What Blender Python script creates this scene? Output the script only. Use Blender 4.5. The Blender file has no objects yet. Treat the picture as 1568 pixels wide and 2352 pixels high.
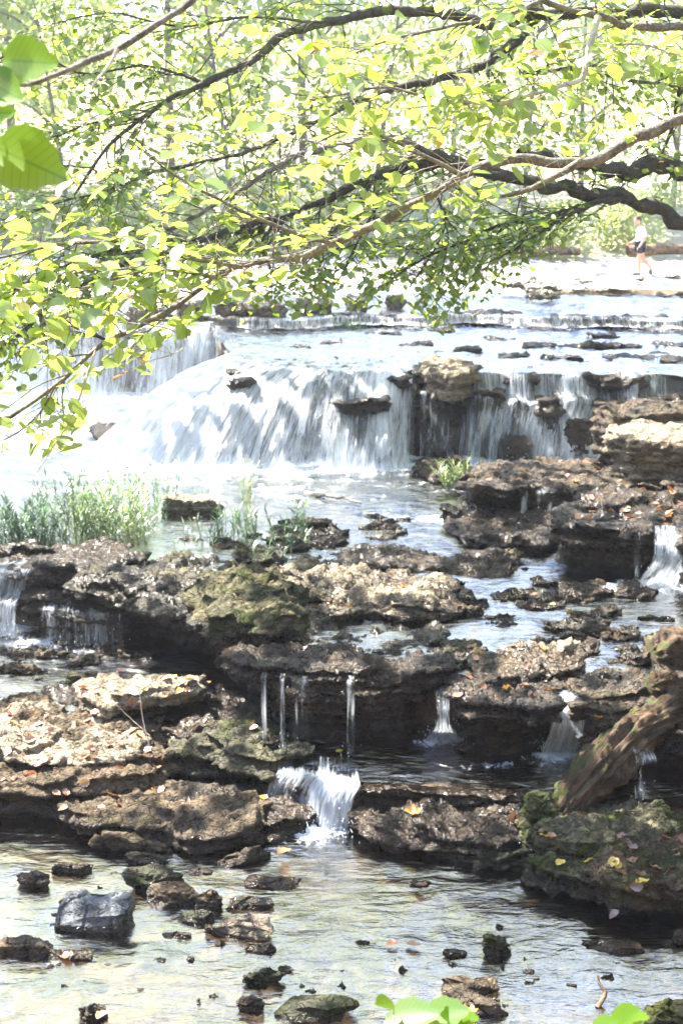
import bpy, bmesh, math, random
import numpy as np
from mathutils import Vector, Matrix
from mathutils.bvhtree import BVHTree

random.seed(7)
RNG = np.random.default_rng(11)
scene = bpy.context.scene
COL = scene.collection

# ------------------------------------------------------------------ camera geometry
CAMZ = 5.3
PITCH = math.atan(747 / 3267)
FOC = 3267.0            # focal length in 1568-wide picture units


def slope(v):
    return math.tan(PITCH + math.atan((v - 1176) / FOC))


def at_level(u, v, z):
    """world point seen at (u, v) that lies on the horizontal level z"""
    y = (CAMZ - z) / slope(v)
    depth = y * math.cos(PITCH) + (CAMZ - z) * math.sin(PITCH)
    return ((u - 784) / FOC * depth, y, z)


def at_dist(u, v, y):
    z = CAMZ - y * slope(v)
    depth = y * math.cos(PITCH) + (CAMZ - z) * math.sin(PITCH)
    return ((u - 784) / FOC * depth, y, z)


def project(P):
    P = np.asarray(P, float)
    dz = P[:, 2] - CAMZ
    depth = P[:, 1] * math.cos(PITCH) - dz * math.sin(PITCH)
    up = P[:, 1] * math.sin(PITCH) + dz * math.cos(PITCH)
    depth = np.maximum(depth, 0.05)
    return 784 + FOC * P[:, 0] / depth, 1176 - FOC * up / depth


# ------------------------------------------------------------------ noise
def _hash(ix, iy, iz, seed):
    h = (ix.astype(np.int64) * 374761393 + iy.astype(np.int64) * 668265263 + iz.astype(np.int64) * 2147483647 + seed * 974634777) & 0xffffffff
    h = ((h ^ (h >> 13)) * 1274126177) & 0xffffffff
    h = ((h ^ (h >> 16)) * 2246822519) & 0xffffffff
    return h ^ (h >> 15)


_G = np.array([[1, 1, 0], [-1, 1, 0], [1, -1, 0], [-1, -1, 0], [1, 0, 1], [-1, 0, 1], [1, 0, -1], [-1, 0, -1],
               [0, 1, 1], [0, -1, 1], [0, 1, -1], [0, -1, -1], [1, 1, 0], [-1, 1, 0], [0, -1, 1], [0, -1, -1]], float)


def perlin(P, seed=0):
    P = np.asarray(P, float)
    i = np.floor(P).astype(np.int64)
    f = P - i
    w = f * f * f * (f * (f * 6 - 15) + 10)
    out = 0
    for dx in (0, 1):
        for dy in (0, 1):
            for dz in (0, 1):
                g = _G[_hash(i[:, 0] + dx, i[:, 1] + dy, i[:, 2] + dz, seed) & 15]
                d = f - np.array([dx, dy, dz])
                dot = (g * d).sum(1)
                wx = w[:, 0] if dx else 1 - w[:, 0]
                wy = w[:, 1] if dy else 1 - w[:, 1]
                wz = w[:, 2] if dz else 1 - w[:, 2]
                out = out + dot * wx * wy * wz
    return out


def fbm(P, octs=4, seed=0, gain=.5):
    a = 1.0
    r = 0
    P = np.asarray(P, float)
    for o in range(octs):
        r = r + a * perlin(P * (2.03 ** o) + 17.3 * o, seed + o)
        a *= gain
    return r


def billow(P, octs=4, seed=0, gain=.5):
    a = 1.0
    r = 0
    s = 0
    P = np.asarray(P, float)
    for o in range(octs):
        r = r + a * np.abs(perlin(P * (2.1 ** o) + 9.1 * o, seed + o)) * 1.9
        s += a
        a *= gain
    return r / s


def sstep(a, b, x):
    t = np.clip((x - a) / (b - a), 0, 1)
    return t * t * (3 - 2 * t)


# ------------------------------------------------------------------ object helpers
def tag(o, label=None, cat=None, group=None, kind=None):
    if label: o['label'] = label
    if cat: o['category'] = cat
    if group: o['group'] = group
    if kind: o['kind'] = kind
    return o


def empty(name, loc=(0, 0, 0)):
    o = bpy.data.objects.new(name, None)
    o.location = loc
    o.empty_display_size = .1
    COL.objects.link(o)
    return o


def add_obj(name, me, mat=None, parent=None, origin=None):
    o = bpy.data.objects.new(name, me)
    COL.objects.link(o)
    if mat is not None: me.materials.append(mat)
    if parent is not None:
        o.parent = parent
        off = Vector(parent.location)
        if parent.parent is not None: off = Vector((0, 0, 0))
        if off.length > 0 and parent.type == 'EMPTY':
            me.transform(Matrix.Translation(-off))
    elif origin is not None:
        me.transform(Matrix.Translation(-Vector(origin)))
        o.location = origin
    return o


def mesh_np(name, V, F, smooth=True):
    """V (n,3), F list of int arrays each (m,k)"""
    me = bpy.data.meshes.new(name)
    V = np.ascontiguousarray(V, dtype=np.float32)
    if not isinstance(F, (list, tuple)): F = [F]
    F = [np.asarray(f, dtype=np.int32) for f in F if len(f)]
    me.vertices.add(len(V))
    me.vertices.foreach_set('co', V.ravel())
    nl = sum(f.size for f in F)
    npoly = sum(len(f) for f in F)
    me.loops.add(nl)
    me.polygons.add(npoly)
    me.loops.foreach_set('vertex_index', np.concatenate([f.ravel() for f in F]))
    st, s = [], 0
    for f in F:
        st.append(s + np.arange(len(f)) * f.shape[1])
        s += f.size
    me.polygons.foreach_set('loop_start', np.concatenate(st).astype(np.int32))
    me.update(calc_edges=True)
    me.validate()
    if smooth:
        me.polygons.foreach_set('use_smooth', np.ones(len(me.polygons), dtype=bool))
    return me


def fattr(me, name, vals):
    a = me.attributes.new(name, 'FLOAT', 'POINT')
    a.data.foreach_set('value', np.ascontiguousarray(vals, dtype=np.float32))


def vattr(me, name, vals):
    a = me.attributes.new(name, 'FLOAT_VECTOR', 'POINT')
    a.data.foreach_set('vector', np.ascontiguousarray(vals, dtype=np.float32).ravel())


def getco(me):
    V = np.empty(len(me.vertices) * 3, np.float32)
    me.vertices.foreach_get('co', V)
    return V.reshape(-1, 3).astype(float)


def getno(me):
    V = np.empty(len(me.vertices) * 3, np.float32)
    me.vertices.foreach_get('normal', V)
    return V.reshape(-1, 3).astype(float)


def setco(me, V):
    me.vertices.foreach_set('co', np.ascontiguousarray(V, dtype=np.float32).ravel())
    me.update()


def grid_faces(nr, nc):
    i = np.arange(nr - 1)[:, None] * nc + np.arange(nc - 1)[None]
    i = i.ravel()
    return np.stack([i, i + 1, i + nc + 1, i + nc], 1)


def catmull(P, n):
    """resample polyline P (k,d) smoothly to n points"""
    P = np.asarray(P, float)
    k = len(P)
    Q = np.vstack([2 * P[0] - P[1], P, 2 * P[-1] - P[-2]])
    t = np.linspace(0, k - 1 - 1e-6, n)
    i = t.astype(int)
    f = (t - i)[:, None]
    p0, p1, p2, p3 = Q[i], Q[i + 1], Q[i + 2], Q[i + 3]
    return .5 * (2 * p1 + (p2 - p0) * f + (2 * p0 - 5 * p1 + 4 * p2 - p3) * f ** 2 + (3 * p1 - p0 - 3 * p2 + p3) * f ** 3)


def tube(P, R, ns=8):
    """returns V,F of a tube with caps pinched"""
    P = np.asarray(P, float)
    n = len(P)
    T = np.gradient(P, axis=0)
    T /= np.linalg.norm(T, axis=1)[:, None] + 1e-9
    up = np.array([0, 0, 1.0]) if abs(T[0][2]) < .9 else np.array([1.0, 0, 0])
    A = np.cross(T, up)
    A /= np.linalg.norm(A, axis=1)[:, None] + 1e-9
    B = np.cross(A, T)
    a = np.linspace(0, 2 * math.pi, ns, endpoint=False)
    V = P[:, None] + R[:, None, None] * (A[:, None] * np.cos(a)[None, :, None] + B[:, None] * np.sin(a)[None, :, None])
    V = V.reshape(-1, 3)
    i = np.arange(n - 1)[:, None] * ns
    j = np.arange(ns)[None]
    F = np.stack([i + j, i + (j + 1) % ns, i + ns + (j + 1) % ns, i + ns + j], -1).reshape(-1, 4)
    return V, F


class Bag:
    def __init__(self):
        self.V, self.F, self.A, self.n = [], {}, {}, 0

    def add(self, V, F, **attrs):
        self.V.append(V)
        for f in (F if isinstance(F, list) else [F]):
            f = np.asarray(f)
            self.F.setdefault(f.shape[1], []).append(f + self.n)
        for k, v in attrs.items():
            self.A.setdefault(k, []).append(np.broadcast_to(v, (len(V),)) if np.ndim(v) < 2 else v)
        self.n += len(V)

    def mesh(self, name, smooth=True):
        me = mesh_np(name, np.vstack(self.V), [np.vstack(f) for f in self.F.values()], smooth)
        for k, v in self.A.items():
            fattr(me, k, np.concatenate(v))
        return me


# ------------------------------------------------------------------ materials
class NT:
    def __init__(self, name):
        self.m = bpy.data.materials.new(name)
        self.m.use_nodes = True
        self.t = self.m.node_tree
        self.t.nodes.clear()
        self.out = self.t.nodes.new('ShaderNodeOutputMaterial')

    def n(self, typ, **kw):
        nd = self.t.nodes.new('ShaderNode' + typ)
        for k, v in kw.items():
            if k.startswith('i_'):
                nd.inputs[k[2:].replace('_', ' ')].default_value = v
            else:
                setattr(nd, k, v)
        return nd

    def l(self, a, b): self.t.links.new(a, b)

    def attr(self, name, out='Fac'):
        return self.n('Attribute', attribute_name=name).outputs[out]

    def val(self, nd, sock, x):
        if hasattr(x, 'is_output'): self.l(x, nd.inputs[sock])
        else: nd.inputs[sock].default_value = x

    def math(self, op, a, b=0.0, clamp=False):
        nd = self.n('Math', operation=op, use_clamp=clamp)
        self.val(nd, 0, a); self.val(nd, 1, b)
        return nd.outputs[0]

    def noise(self, vec, scale, detail=3, rough=.55, dist=0.0):
        nd = self.n('TexNoise')
        nd.inputs['Scale'].default_value = scale
        nd.inputs['Detail'].default_value = detail
        nd.inputs['Roughness'].default_value = rough
        nd.inputs['Distortion'].default_value = dist
        if vec is not None: self.l(vec, nd.inputs['Vector'])
        return nd.outputs['Fac']

    def ramp(self, fac, pts, interp='LINEAR'):
        nd = self.n('ValToRGB')
        nd.color_ramp.interpolation = interp
        e = nd.color_ramp.elements
        while len(e) < len(pts): e.new(.5)
        for el, (p, c) in zip(e, pts):
            el.position = p
            el.color = (c, c, c, 1) if not hasattr(c, '__len__') else (*c, 1)
        self.l(fac, nd.inputs[0])
        return nd.outputs[0]

    def mix(self, fac, a, b, blend='MIX'):
        nd = self.n('MixRGB', blend_type=blend)
        self.val(nd, 0, fac)
        for s, x in ((1, a), (2, b)):
            if hasattr(x, 'is_output'): self.l(x, nd.inputs[s])
            else: nd.inputs[s].default_value = (*x, 1)
        return nd.outputs[0]

    def maps(self, vec, scale):
        nd = self.n('Mapping')
        nd.inputs['Scale'].default_value = scale
        self.l(vec, nd.inputs['Vector'])
        return nd.outputs[0]

    def bump(self, h, strength=.5, dist=.02, normal=None):
        nd = self.n('Bump')
        nd.inputs['Strength'].default_value = strength
        nd.inputs['Distance'].default_value = dist
        self.l(h, nd.inputs['Height'])
        if normal is not None: self.l(normal, nd.inputs['Normal'])
        return nd.outputs[0]

    def done(self, sh):
        self.l(sh, self.out.inputs['Surface'])
        return self.m


def pos_of(t):
    return t.n('NewGeometry').outputs['Position']


def rock_material(name, tan=(.17, .125, .08), grey=(.075, .06, .043), dark=(.02, .016, .012), moss=.25, moss_col=(.045, .055, .012), scale=1.0):
    t = NT(name)
    p = pos_of(t)
    n1 = t.noise(p, 2.2 * scale, 5, .6)
    n2 = t.noise(t.maps(p, (1, 1, 2.4)), 9 * scale, 6, .65)
    n3 = t.noise(p, 38 * scale, 5, .65)
    c = t.mix(t.ramp(n1, [(.38, 0.), (.62, 1.)]), grey, tan)
    c = t.mix(t.ramp(n2, [(.46, 0.), (.64, .85)]), c, dark)
    c = t.mix(t.math('MULTIPLY', t.ramp(n3, [(.4, 0.), (.7, 1.)]), .45), c, (tan[0] * 1.3, tan[1] * 1.3, tan[2] * 1.25))
    # rusty leaf stains
    n5 = t.noise(p, 5.3 * scale, 3, .6)
    c = t.mix(t.ramp(n5, [(.60, 0.), (.70, .6)]), c, (.13, .065, .035))
    # moss patches
    mo = t.attr('moss')
    n4 = t.noise(p, 3.1 * scale, 5, .65)
    mf = t.math('MULTIPLY', t.ramp(t.math('ADD', n4, t.math('MULTIPLY', mo, .25)), [(.58, 0.), (.70, 1.)]), moss * 2.6, clamp=True)
    c = t.mix(mf, c, moss_col)
    vo = t.n('TexVoronoi', feature='DISTANCE_TO_EDGE')
    vo.inputs['Scale'].default_value = 6.5 * scale
    wv = t.n('VectorMath', operation='ADD')
    nz = t.n('TexNoise'); nz.inputs['Scale'].default_value = 5; t.l(p, nz.inputs['Vector'])
    sc_ = t.n('VectorMath', operation='SCALE'); t.l(nz.outputs['Color'], sc_.inputs[0]); sc_.inputs['Scale'].default_value = .35
    t.l(t.maps(p, (1, 1, 2.2)), wv.inputs[0]); t.l(sc_.outputs[0], wv.inputs[1])
    t.l(wv.outputs[0], vo.inputs['Vector'])
    crack = t.ramp(vo.outputs['Distance'], [(0., 0.), (.07, 1.)])
    pit = t.ramp(t.noise(p, 17, 4, .7), [(.34, 0.), (.46, 1.)])
    wet = t.attr('wet')
    wn = t.math('ADD', wet, t.math('MULTIPLY', t.math('SUBTRACT', t.noise(p, 4.5, 4, .6), .5), .9))
    w = t.ramp(wn, [(.18, 0.), (.50, 1.)])
    c2 = t.mix(w, c, t.mix(1.0, c, (.30, .255, .21), 'MULTIPLY'))
    b = t.n('BsdfPrincipled')
    t.l(c2, b.inputs['Base Color'])
    rough = t.math('SUBTRACT', .92, t.math('MULTIPLY', w, .70))
    t.l(rough, b.inputs['Roughness'])
    t.l(t.math('ADD', .2, t.math('MULTIPLY', w, .3)), b.inputs['Specular IOR Level'])
    bn = t.bump(n2, 1.0, .08)
    bn = t.bump(crack, .9, .04, bn)
    bn = t.bump(pit, .8, .03, bn)
    bn = t.bump(n3, .6, .015, bn)
    bn = t.bump(t.noise(p, 110, 3, .6), .4, .005, bn)
    t.l(bn, b.inputs['Normal'])
    return t.done(b.outputs[0])


def water_material(name, tint=(.84, .78, .68), ripple=1.0, milky=.005):
    t = NT(name)
    p = pos_of(t)
    b1 = t.noise(t.maps(p, (.6, 1.5, 1)), 6, 3, .55, .6)
    b2 = t.noise(t.maps(p, (.7, 1.8, 1)), 28, 3, .55, .4)
    b3 = t.noise(p, 1.7, 2, .5)
    nrm = t.bump(b1, .35 * ripple, .05)
    nrm = t.bump(b2, .28 * ripple, .012, nrm)
    nrm = t.bump(b3, .4 * ripple, .10, nrm)
    gl = t.n('BsdfGlossy', i_Roughness=.06)
    t.l(nrm, gl.inputs['Normal'])
    tr = t.n('BsdfTransparent', i_Color=(*tint, 1))
    df = t.n('BsdfDiffuse', i_Color=(.20, .18, .13, 1))
    mx0 = t.n('MixShader', i_Fac=milky)
    t.l(tr.outputs[0], mx0.inputs[1]); t.l(df.outputs[0], mx0.inputs[2])
    fr = t.n('Fresnel', i_IOR=1.33)
    t.l(nrm, fr.inputs['Normal'])
    mx = t.n('MixShader')
    t.l(t.math('ADD', t.math('MULTIPLY', fr.outputs[0], 4.5), .22, True), mx.inputs[0])
    t.l(mx0.outputs[0], mx.inputs[1]); t.l(gl.outputs[0], mx.inputs[2])
    # foam
    fo = t.attr('foam')
    fn = t.noise(t.maps(p, (1, .6, 1)), 9, 6, .7, .5)
    ff = t.ramp(t.math('ADD', fo, t.math('MULTIPLY', t.math('SUBTRACT', fn, .5), 1.5)), [(.42, 0.), (.75, 1.)])
    wh = t.n('BsdfPrincipled', i_Roughness=.45)
    wh.inputs['Base Color'].default_value = (.68, .70, .73, 1)
    t.l(t.bump(fn, .8, .04), wh.inputs['Normal'])
    mx2 = t.n('MixShader')
    t.l(ff, mx2.inputs[0]); t.l(mx.outputs[0], mx2.inputs[1]); t.l(wh.outputs[0], mx2.inputs[2])
    return t.done(mx2.outputs[0])


def fall_material(name):
    t = NT(name)
    fl = t.attr('flow', 'Vector')
    den = t.attr('dens')
    n1 = t.noise(t.maps(fl, (12, 1.5, 1)), 1.0, 6, .66, .6)
    n2 = t.noise(t.maps(fl, (44, 4.0, 1)), 1.0, 4, .65, .5)
    s = t.math('ADD', t.math('MULTIPLY', n1, .6), t.math('MULTIPLY', n2, .4))
    a = t.ramp(t.math('ADD', t.math('MULTIPLY', t.math('SUBTRACT', s, .5), 1.9), den), [(.32, 0.), (.55, .45), (.80, .97)])
    wh = t.n('BsdfPrincipled', i_Roughness=.25)
    wh.inputs['Base Color'].default_value = (.72, .75, .80, 1)
    t.l(t.bump(s, .7, .05), wh.inputs['Normal'])
    tl = t.n('BsdfTranslucent', i_Color=(.8, .84, .88, 1))
    m1 = t.n('MixShader', i_Fac=.35)
    t.l(wh.outputs[0], m1.inputs[1]); t.l(tl.outputs[0], m1.inputs[2])
    tr = t.n('BsdfTransparent', i_Color=(.95, .97, 1, 1))
    gl = t.n('BsdfGlossy', i_Roughness=.12)
    t.l(t.bump(s, 1.0, .06), gl.inputs['Normal'])
    m0 = t.n('MixShader', i_Fac=.035)
    t.l(tr.outputs[0], m0.inputs[1]); t.l(gl.outputs[0], m0.inputs[2])
    m2 = t.n('MixShader')
    t.l(a, m2.inputs[0]); t.l(m0.outputs[0], m2.inputs[1]); t.l(m1.outputs[0], m2.inputs[2])
    return t.done(m2.outputs[0])


def leaf_material(name, stops, trans, tfac=.5, gloss=.06, veins=False):
    """stops: colour ramp over per-leaf 'tint' for reflection ; trans: same for transmission"""
    t = NT(name)
    ti = t.attr('tint')
    c = t.ramp(ti, stops)
    c2 = t.ramp(ti, trans)
    if veins:
        lx, ly = t.attr('lx'), t.attr('ly')
        # midrib and slanting side veins in leaf coordinates
        ay = t.math('ABSOLUTE', ly)
        w = t.math('SUBTRACT', lx, t.math('MULTIPLY', ay, .75))
        sv = t.math('ABSOLUTE', t.math('SUBTRACT', t.math('FRACT', t.math('MULTIPLY', w, 9.0)), .5))
        vm = t.math('MAXIMUM', t.ramp(sv, [(0.0, 1.), (.10, 0.)]), t.ramp(ay, [(0., 1.), (.012, 1.), (.02, 0.)]))
        c = t.mix(t.math('MULTIPLY', vm, .35), c, (.10, .18, .03))
        c2 = t.mix(t.math('MULTIPLY', vm, .75), c2, (.16, .30, .02))
    d = t.n('BsdfDiffuse'); t.l(c, d.inputs[0])
    r = t.n('BsdfTranslucent'); t.l(c2, r.inputs[0])
    m = t.n('MixShader', i_Fac=tfac)
    t.l(d.outputs[0], m.inputs[1]); t.l(r.outputs[0], m.inputs[2])
    g = t.n('BsdfGlossy', i_Roughness=.35)
    m2 = t.n('MixShader', i_Fac=gloss)
    t.l(m.outputs[0], m2.inputs[1]); t.l(g.outputs[0], m2.inputs[2])
    return t.done(m2.outputs[0])


def bark_material(name, a, b, mossf=0.0, sc=1.0, fleck=.5):
    t = NT(name)
    p = pos_of(t)
    n1 = t.noise(p, 14 * sc, 5, .7)
    n2 = t.noise(p, 70 * sc, 3, .6)
    c = t.mix(t.ramp(n1, [(.4, 0.), (.62, 1.)]), a, b)
    c = t.mix(t.ramp(n2, [(.5, 0.), (.8, fleck)]), c, (.5, .47, .42))
    if mossf:
        c = t.mix(t.ramp(t.noise(p, 6 * sc, 5, .65), [(.62 - mossf * .2, 0.), (.72 - mossf * .2, .9)]), c, (.13, .17, .02))
    bs = t.n('BsdfPrincipled', i_Roughness=.9)
    t.l(c, bs.inputs['Base Color'])
    t.l(t.bump(n2, .6, .01, t.bump(n1, .8, .03)), bs.inputs['Normal'])
    return t.done(bs.outputs[0])


def plain(name, col, rough=.8, sub=None):
    t = NT(name)
    p = pos_of(t)
    c = t.mix(t.noise(p, 12, 3), tuple(x * .8 for x in col), tuple(min(1, x * 1.15) for x in col))
    b = t.n('BsdfPrincipled', i_Roughness=rough)
    t.l(c, b.inputs['Base Color'])
    return t.done(b.outputs[0])


M = {}
M['rock'] = rock_material('limestone')
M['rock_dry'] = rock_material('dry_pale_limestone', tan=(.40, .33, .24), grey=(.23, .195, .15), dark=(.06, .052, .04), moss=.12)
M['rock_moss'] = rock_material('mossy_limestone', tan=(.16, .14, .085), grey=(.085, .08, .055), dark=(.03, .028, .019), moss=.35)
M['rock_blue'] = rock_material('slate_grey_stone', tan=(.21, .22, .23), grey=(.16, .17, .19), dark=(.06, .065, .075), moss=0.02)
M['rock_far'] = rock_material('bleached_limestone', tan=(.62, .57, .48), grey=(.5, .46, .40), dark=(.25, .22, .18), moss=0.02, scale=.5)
M['water'] = water_material('stream_water')
M['water_rippled'] = water_material('rippled_stream_water', ripple=2.4)
M['fall'] = fall_material('falling_water')
M['bark'] = bark_material('grey_bark', (.20, .16, .12), (.07, .055, .04))
M['bark_dark'] = bark_material('mossy_dark_bark', (.07, .055, .04), (.03, .025, .018), .35, 1.0, .1)
M['bark_pale'] = bark_material('bleached_twig', (.55, .48, .40), (.34, .27, .22))
M['log'] = bark_material('rotting_log_wood', (.22, .13, .075), (.035, .022, .014), .3, .55, .12)
def log_material(name):
    t = NT(name)
    p = pos_of(t)
    fl = t.attr('flow', 'Vector')
    g1 = t.noise(t.maps(fl, (1.2, 3.2, 3.2)), 1.0, 6, .7, .15)
    g2 = t.noise(t.maps(fl, (5, 16, 16)), 1.0, 5, .7, .3)
    n3 = t.noise(p, 5, 5, .65)
    c = t.mix(t.ramp(g1, [(.42, 0.), (.60, 1.)]), (.17, .10, .055), (.035, .022, .014))
    c = t.mix(t.ramp(g2, [(.52, 0.), (.72, .75)]), c, (.025, .017, .011))
    c = t.mix(t.ramp(n3, [(.54, 0.), (.66, .5)]), c, (.28, .19, .115))
    sep = t.n('SeparateXYZ'); t.l(t.n('NewGeometry').outputs['Normal'], sep.inputs[0])
    side = t.ramp(t.math('SUBTRACT', t.noise(p, 9, 5, .7), t.math('MULTIPLY', sep.outputs['X'], .18)), [(.56, 0.), (.66, .9)])
    c = t.mix(side, c, (.07, .085, .015))
    b = t.n('BsdfPrincipled', i_Roughness=.85)
    t.l(c, b.inputs['Base Color'])
    t.l(t.bump(g2, 1.0, .03, t.bump(g1, 1.0, .06)), b.inputs['Normal'])
    return t.done(b.outputs[0])


M['log_bark'] = log_material('rotting_log_bark')
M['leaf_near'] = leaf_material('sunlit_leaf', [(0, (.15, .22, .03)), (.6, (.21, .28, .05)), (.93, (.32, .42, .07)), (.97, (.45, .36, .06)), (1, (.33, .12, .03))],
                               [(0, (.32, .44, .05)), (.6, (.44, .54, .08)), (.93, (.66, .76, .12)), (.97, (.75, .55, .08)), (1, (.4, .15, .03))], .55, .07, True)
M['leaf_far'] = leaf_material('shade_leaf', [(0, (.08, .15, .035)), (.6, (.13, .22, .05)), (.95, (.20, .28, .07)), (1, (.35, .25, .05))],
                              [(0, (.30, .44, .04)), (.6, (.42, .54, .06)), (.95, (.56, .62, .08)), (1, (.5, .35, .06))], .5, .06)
M['leaf_crown'] = leaf_material('added_crown_leaf', [(0, (.10, .17, .03)), (1, (.17, .24, .05))], [(0, (.47, .45, .04)), (1, (.62, .57, .06))], .6, .05)
M['leaf_big'] = leaf_material('large_leaf', [(0, (.06, .13, .01)), (1, (.10, .18, .02))], [(0, (.30, .50, .02)), (1, (.42, .58, .03))], .6, .03, True)
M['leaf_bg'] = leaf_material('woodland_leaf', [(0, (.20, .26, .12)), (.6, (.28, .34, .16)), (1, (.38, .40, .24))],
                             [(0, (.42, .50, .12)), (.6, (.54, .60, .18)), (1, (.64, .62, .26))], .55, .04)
M['grass'] = leaf_material('grass_blade', [(0, (.07, .13, .07)), (.6, (.13, .20, .10)), (1, (.26, .31, .12))],
                           [(0, (.12, .24, .12)), (.6, (.22, .34, .15)), (1, (.45, .52, .18))], .45, .07)
M['litter'] = leaf_material('dead_leaf', [(0, (.13, .06, .035)), (.35, (.26, .11, .06)), (.6, (.38, .20, .12)), (.8, (.48, .24, .05)), (1, (.62, .45, .06))],
                            [(0, (.1, .04, .02)), (.5, (.35, .14, .05)), (1, (.6, .4, .05))], .25, .10)
# ------------------------------------------------------------------ stream bed and water
def edge_fn(pts_px, z, extra_left=(), extra_right=()):
    P = [at_level(u, v, z)[:2] for u, v in pts_px]
    P = list(extra_left) + P + list(extra_right)
    xs = np.array([p[0] for p in P]); ys = np.array([p[1] for p in P])
    return lambda x: np.interp(x, xs, ys)


EDGE1 = edge_fn([(-200, 1700), (400, 1712), (480, 1735), (600, 1752), (640, 1785), (830, 1800), (1210, 1815), (1290, 1890), (1568, 1945), (1800, 1990)], .2)
EDGE2 = edge_fn([(-300, 1300), (0, 1310), (250, 1322), (450, 1352), (590, 1430), (640, 1470), (1040, 1525), (1300, 1530), (1500, 1530), (1800, 1530)], 1.0)
_e3 = [at_level(u, v, 2.38)[:2] for u, v in [(530, 812), (600, 848), (780, 854), (870, 850), (955, 838), (1080, 858), (1568, 860), (1900, 860)]]
_e3x = np.array([-60, -2.75, _e3[0][0]] + [p[0] for p in _e3[1:]] + [60])
_e3y = np.array([30.2, 30.0, _e3[0][1]] + [p[1] for p in _e3[1:]] + [_e3[-1][1]])
EDGE3 = lambda x: np.interp(x, _e3x, _e3y)
EDGE4 = lambda x: 30.1 + .5 * np.sin(x * .7) + .25 * np.sin(x * 2.3 + 1)
EDGE5 = lambda x: 37.5 - .10 * x + .5 * np.sin(x * .5)


def far_dry(x, y):
    """height of the bleached dry shelf on the far side above its local water"""
    return sstep(36.5, 38.5, y + np.clip(-x, -2, 20) * .55) * .22


def bed_height(x, y):
    n = fbm(np.stack([x * .8, y * .8, x * 0], 1), 4, 3)
    nf = billow(np.stack([x * 3.0, y * 3.0, x * 0], 1), 4, 5)
    d1, d2, d3 = y - EDGE1(x), y - EDGE2(x), y - EDGE3(x)
    h = -.17 + .34 * sstep(-.05, .12, d1) + .66 * sstep(-.05, .2, d2) + 1.39 * sstep(.1, .5, d3)
    h = h + .23 * sstep(0, .4, y - EDGE4(x)) + .16 * sstep(0, .4, y - EDGE5(x))
    h = h + .10 * n + .09 * (nf - .35)
    h = h + far_dry(x, y) + sstep(40, 50, y) * .12
    # far woodland bank
    h = h + sstep(48.5, 54, y + .15 * x) * 1.3 + np.clip(y - 54, 0, 60) * .22 + np.clip(y - 114, 0, 400) * .05
    # side banks
    br = x - (.255 * y + .75)
    h = h + np.clip(br, 0, 7) * .75 * sstep(-1, 3, y) * sstep(46, 30, y)
    bl = -x - (.24 * y + 4.5)
    h = h + np.clip(bl, 0, 7) * .5 * sstep(-1, 3, y) * sstep(46, 30, y)
    # near bank where the viewer stands
    nb = sstep(7.4, 1.2, y)
    h = h * (1 - nb) + (3.7 + .15 * n) * nb
    return h


def build_ground():
    ys = [-6.0]
    while ys[-1] < 420:
        y = ys[-1]
        ys.append(y + (.25 if y < 6 else max(.035, .0042 * y) if y < 52 else .03 * y))
    ys = np.array(ys)
    s = np.concatenate([-np.geomspace(3, 1.02, 20), np.linspace(-1, 1, 300), np.geomspace(1.02, 3, 20)])
    Y, S = np.meshgrid(ys, s, indexing='ij')
    X = S * (.30 * np.clip(Y, 4, 500) + 2.2)
    x, y = X.ravel(), Y.ravel()
    z = bed_height(x, y)
    V = np.stack([x, y, z], 1)
    me = mesh_np('stream_bed', V, grid_faces(len(ys), len(s)))
    lev = np.where(y < EDGE1(x), 0, np.where(y < EDGE2(x), .35, np.where(y < EDGE3(x), 1.0, np.where(y < EDGE4(x), 2.45, np.where(y < EDGE5(x), 2.6, 2.75)))))
    wet = sstep(.22, .0, z - lev)
    fattr(me, 'wet', wet)
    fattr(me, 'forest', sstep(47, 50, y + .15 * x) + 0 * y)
    fattr(me, 'moss', 0 * y)
    t = NT('stream_bed_rock_and_silt')
    p = pos_of(t)
    n1 = t.noise(p, 1.3, 5, .6); n2 = t.noise(p, 8, 5, .65); n3 = t.noise(p, 45, 4, .6)
    c = t.mix(t.ramp(n1, [(.4, 0.), (.6, 1.)]), (.085, .055, .033), (.16, .115, .075))
    c = t.mix(t.ramp(n2, [(.5, 0.), (.66, .8)]), c, (.06, .042, .028))
    c = t.mix(t.ramp(n3, [(.5, 0.), (.7, .5)]), c, (.30, .24, .18))
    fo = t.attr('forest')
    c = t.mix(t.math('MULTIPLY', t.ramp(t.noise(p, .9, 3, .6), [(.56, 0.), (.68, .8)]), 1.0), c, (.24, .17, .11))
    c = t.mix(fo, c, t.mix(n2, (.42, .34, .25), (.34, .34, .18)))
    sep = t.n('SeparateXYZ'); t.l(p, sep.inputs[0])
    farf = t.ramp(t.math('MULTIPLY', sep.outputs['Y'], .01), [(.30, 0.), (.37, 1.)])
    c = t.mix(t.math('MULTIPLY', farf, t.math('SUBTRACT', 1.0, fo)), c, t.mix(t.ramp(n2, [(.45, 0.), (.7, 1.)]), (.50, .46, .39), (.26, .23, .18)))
    w = t.attr('wet')
    c = t.mix(w, c, t.mix(1.0, c, (.62, .58, .54), 'MULTIPLY'))
    b = t.n('BsdfPrincipled')
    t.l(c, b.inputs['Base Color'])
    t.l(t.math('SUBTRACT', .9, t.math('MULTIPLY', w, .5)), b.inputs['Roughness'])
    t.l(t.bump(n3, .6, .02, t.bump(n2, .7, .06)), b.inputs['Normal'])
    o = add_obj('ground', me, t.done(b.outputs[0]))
    tag(o, kind='structure')


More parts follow.
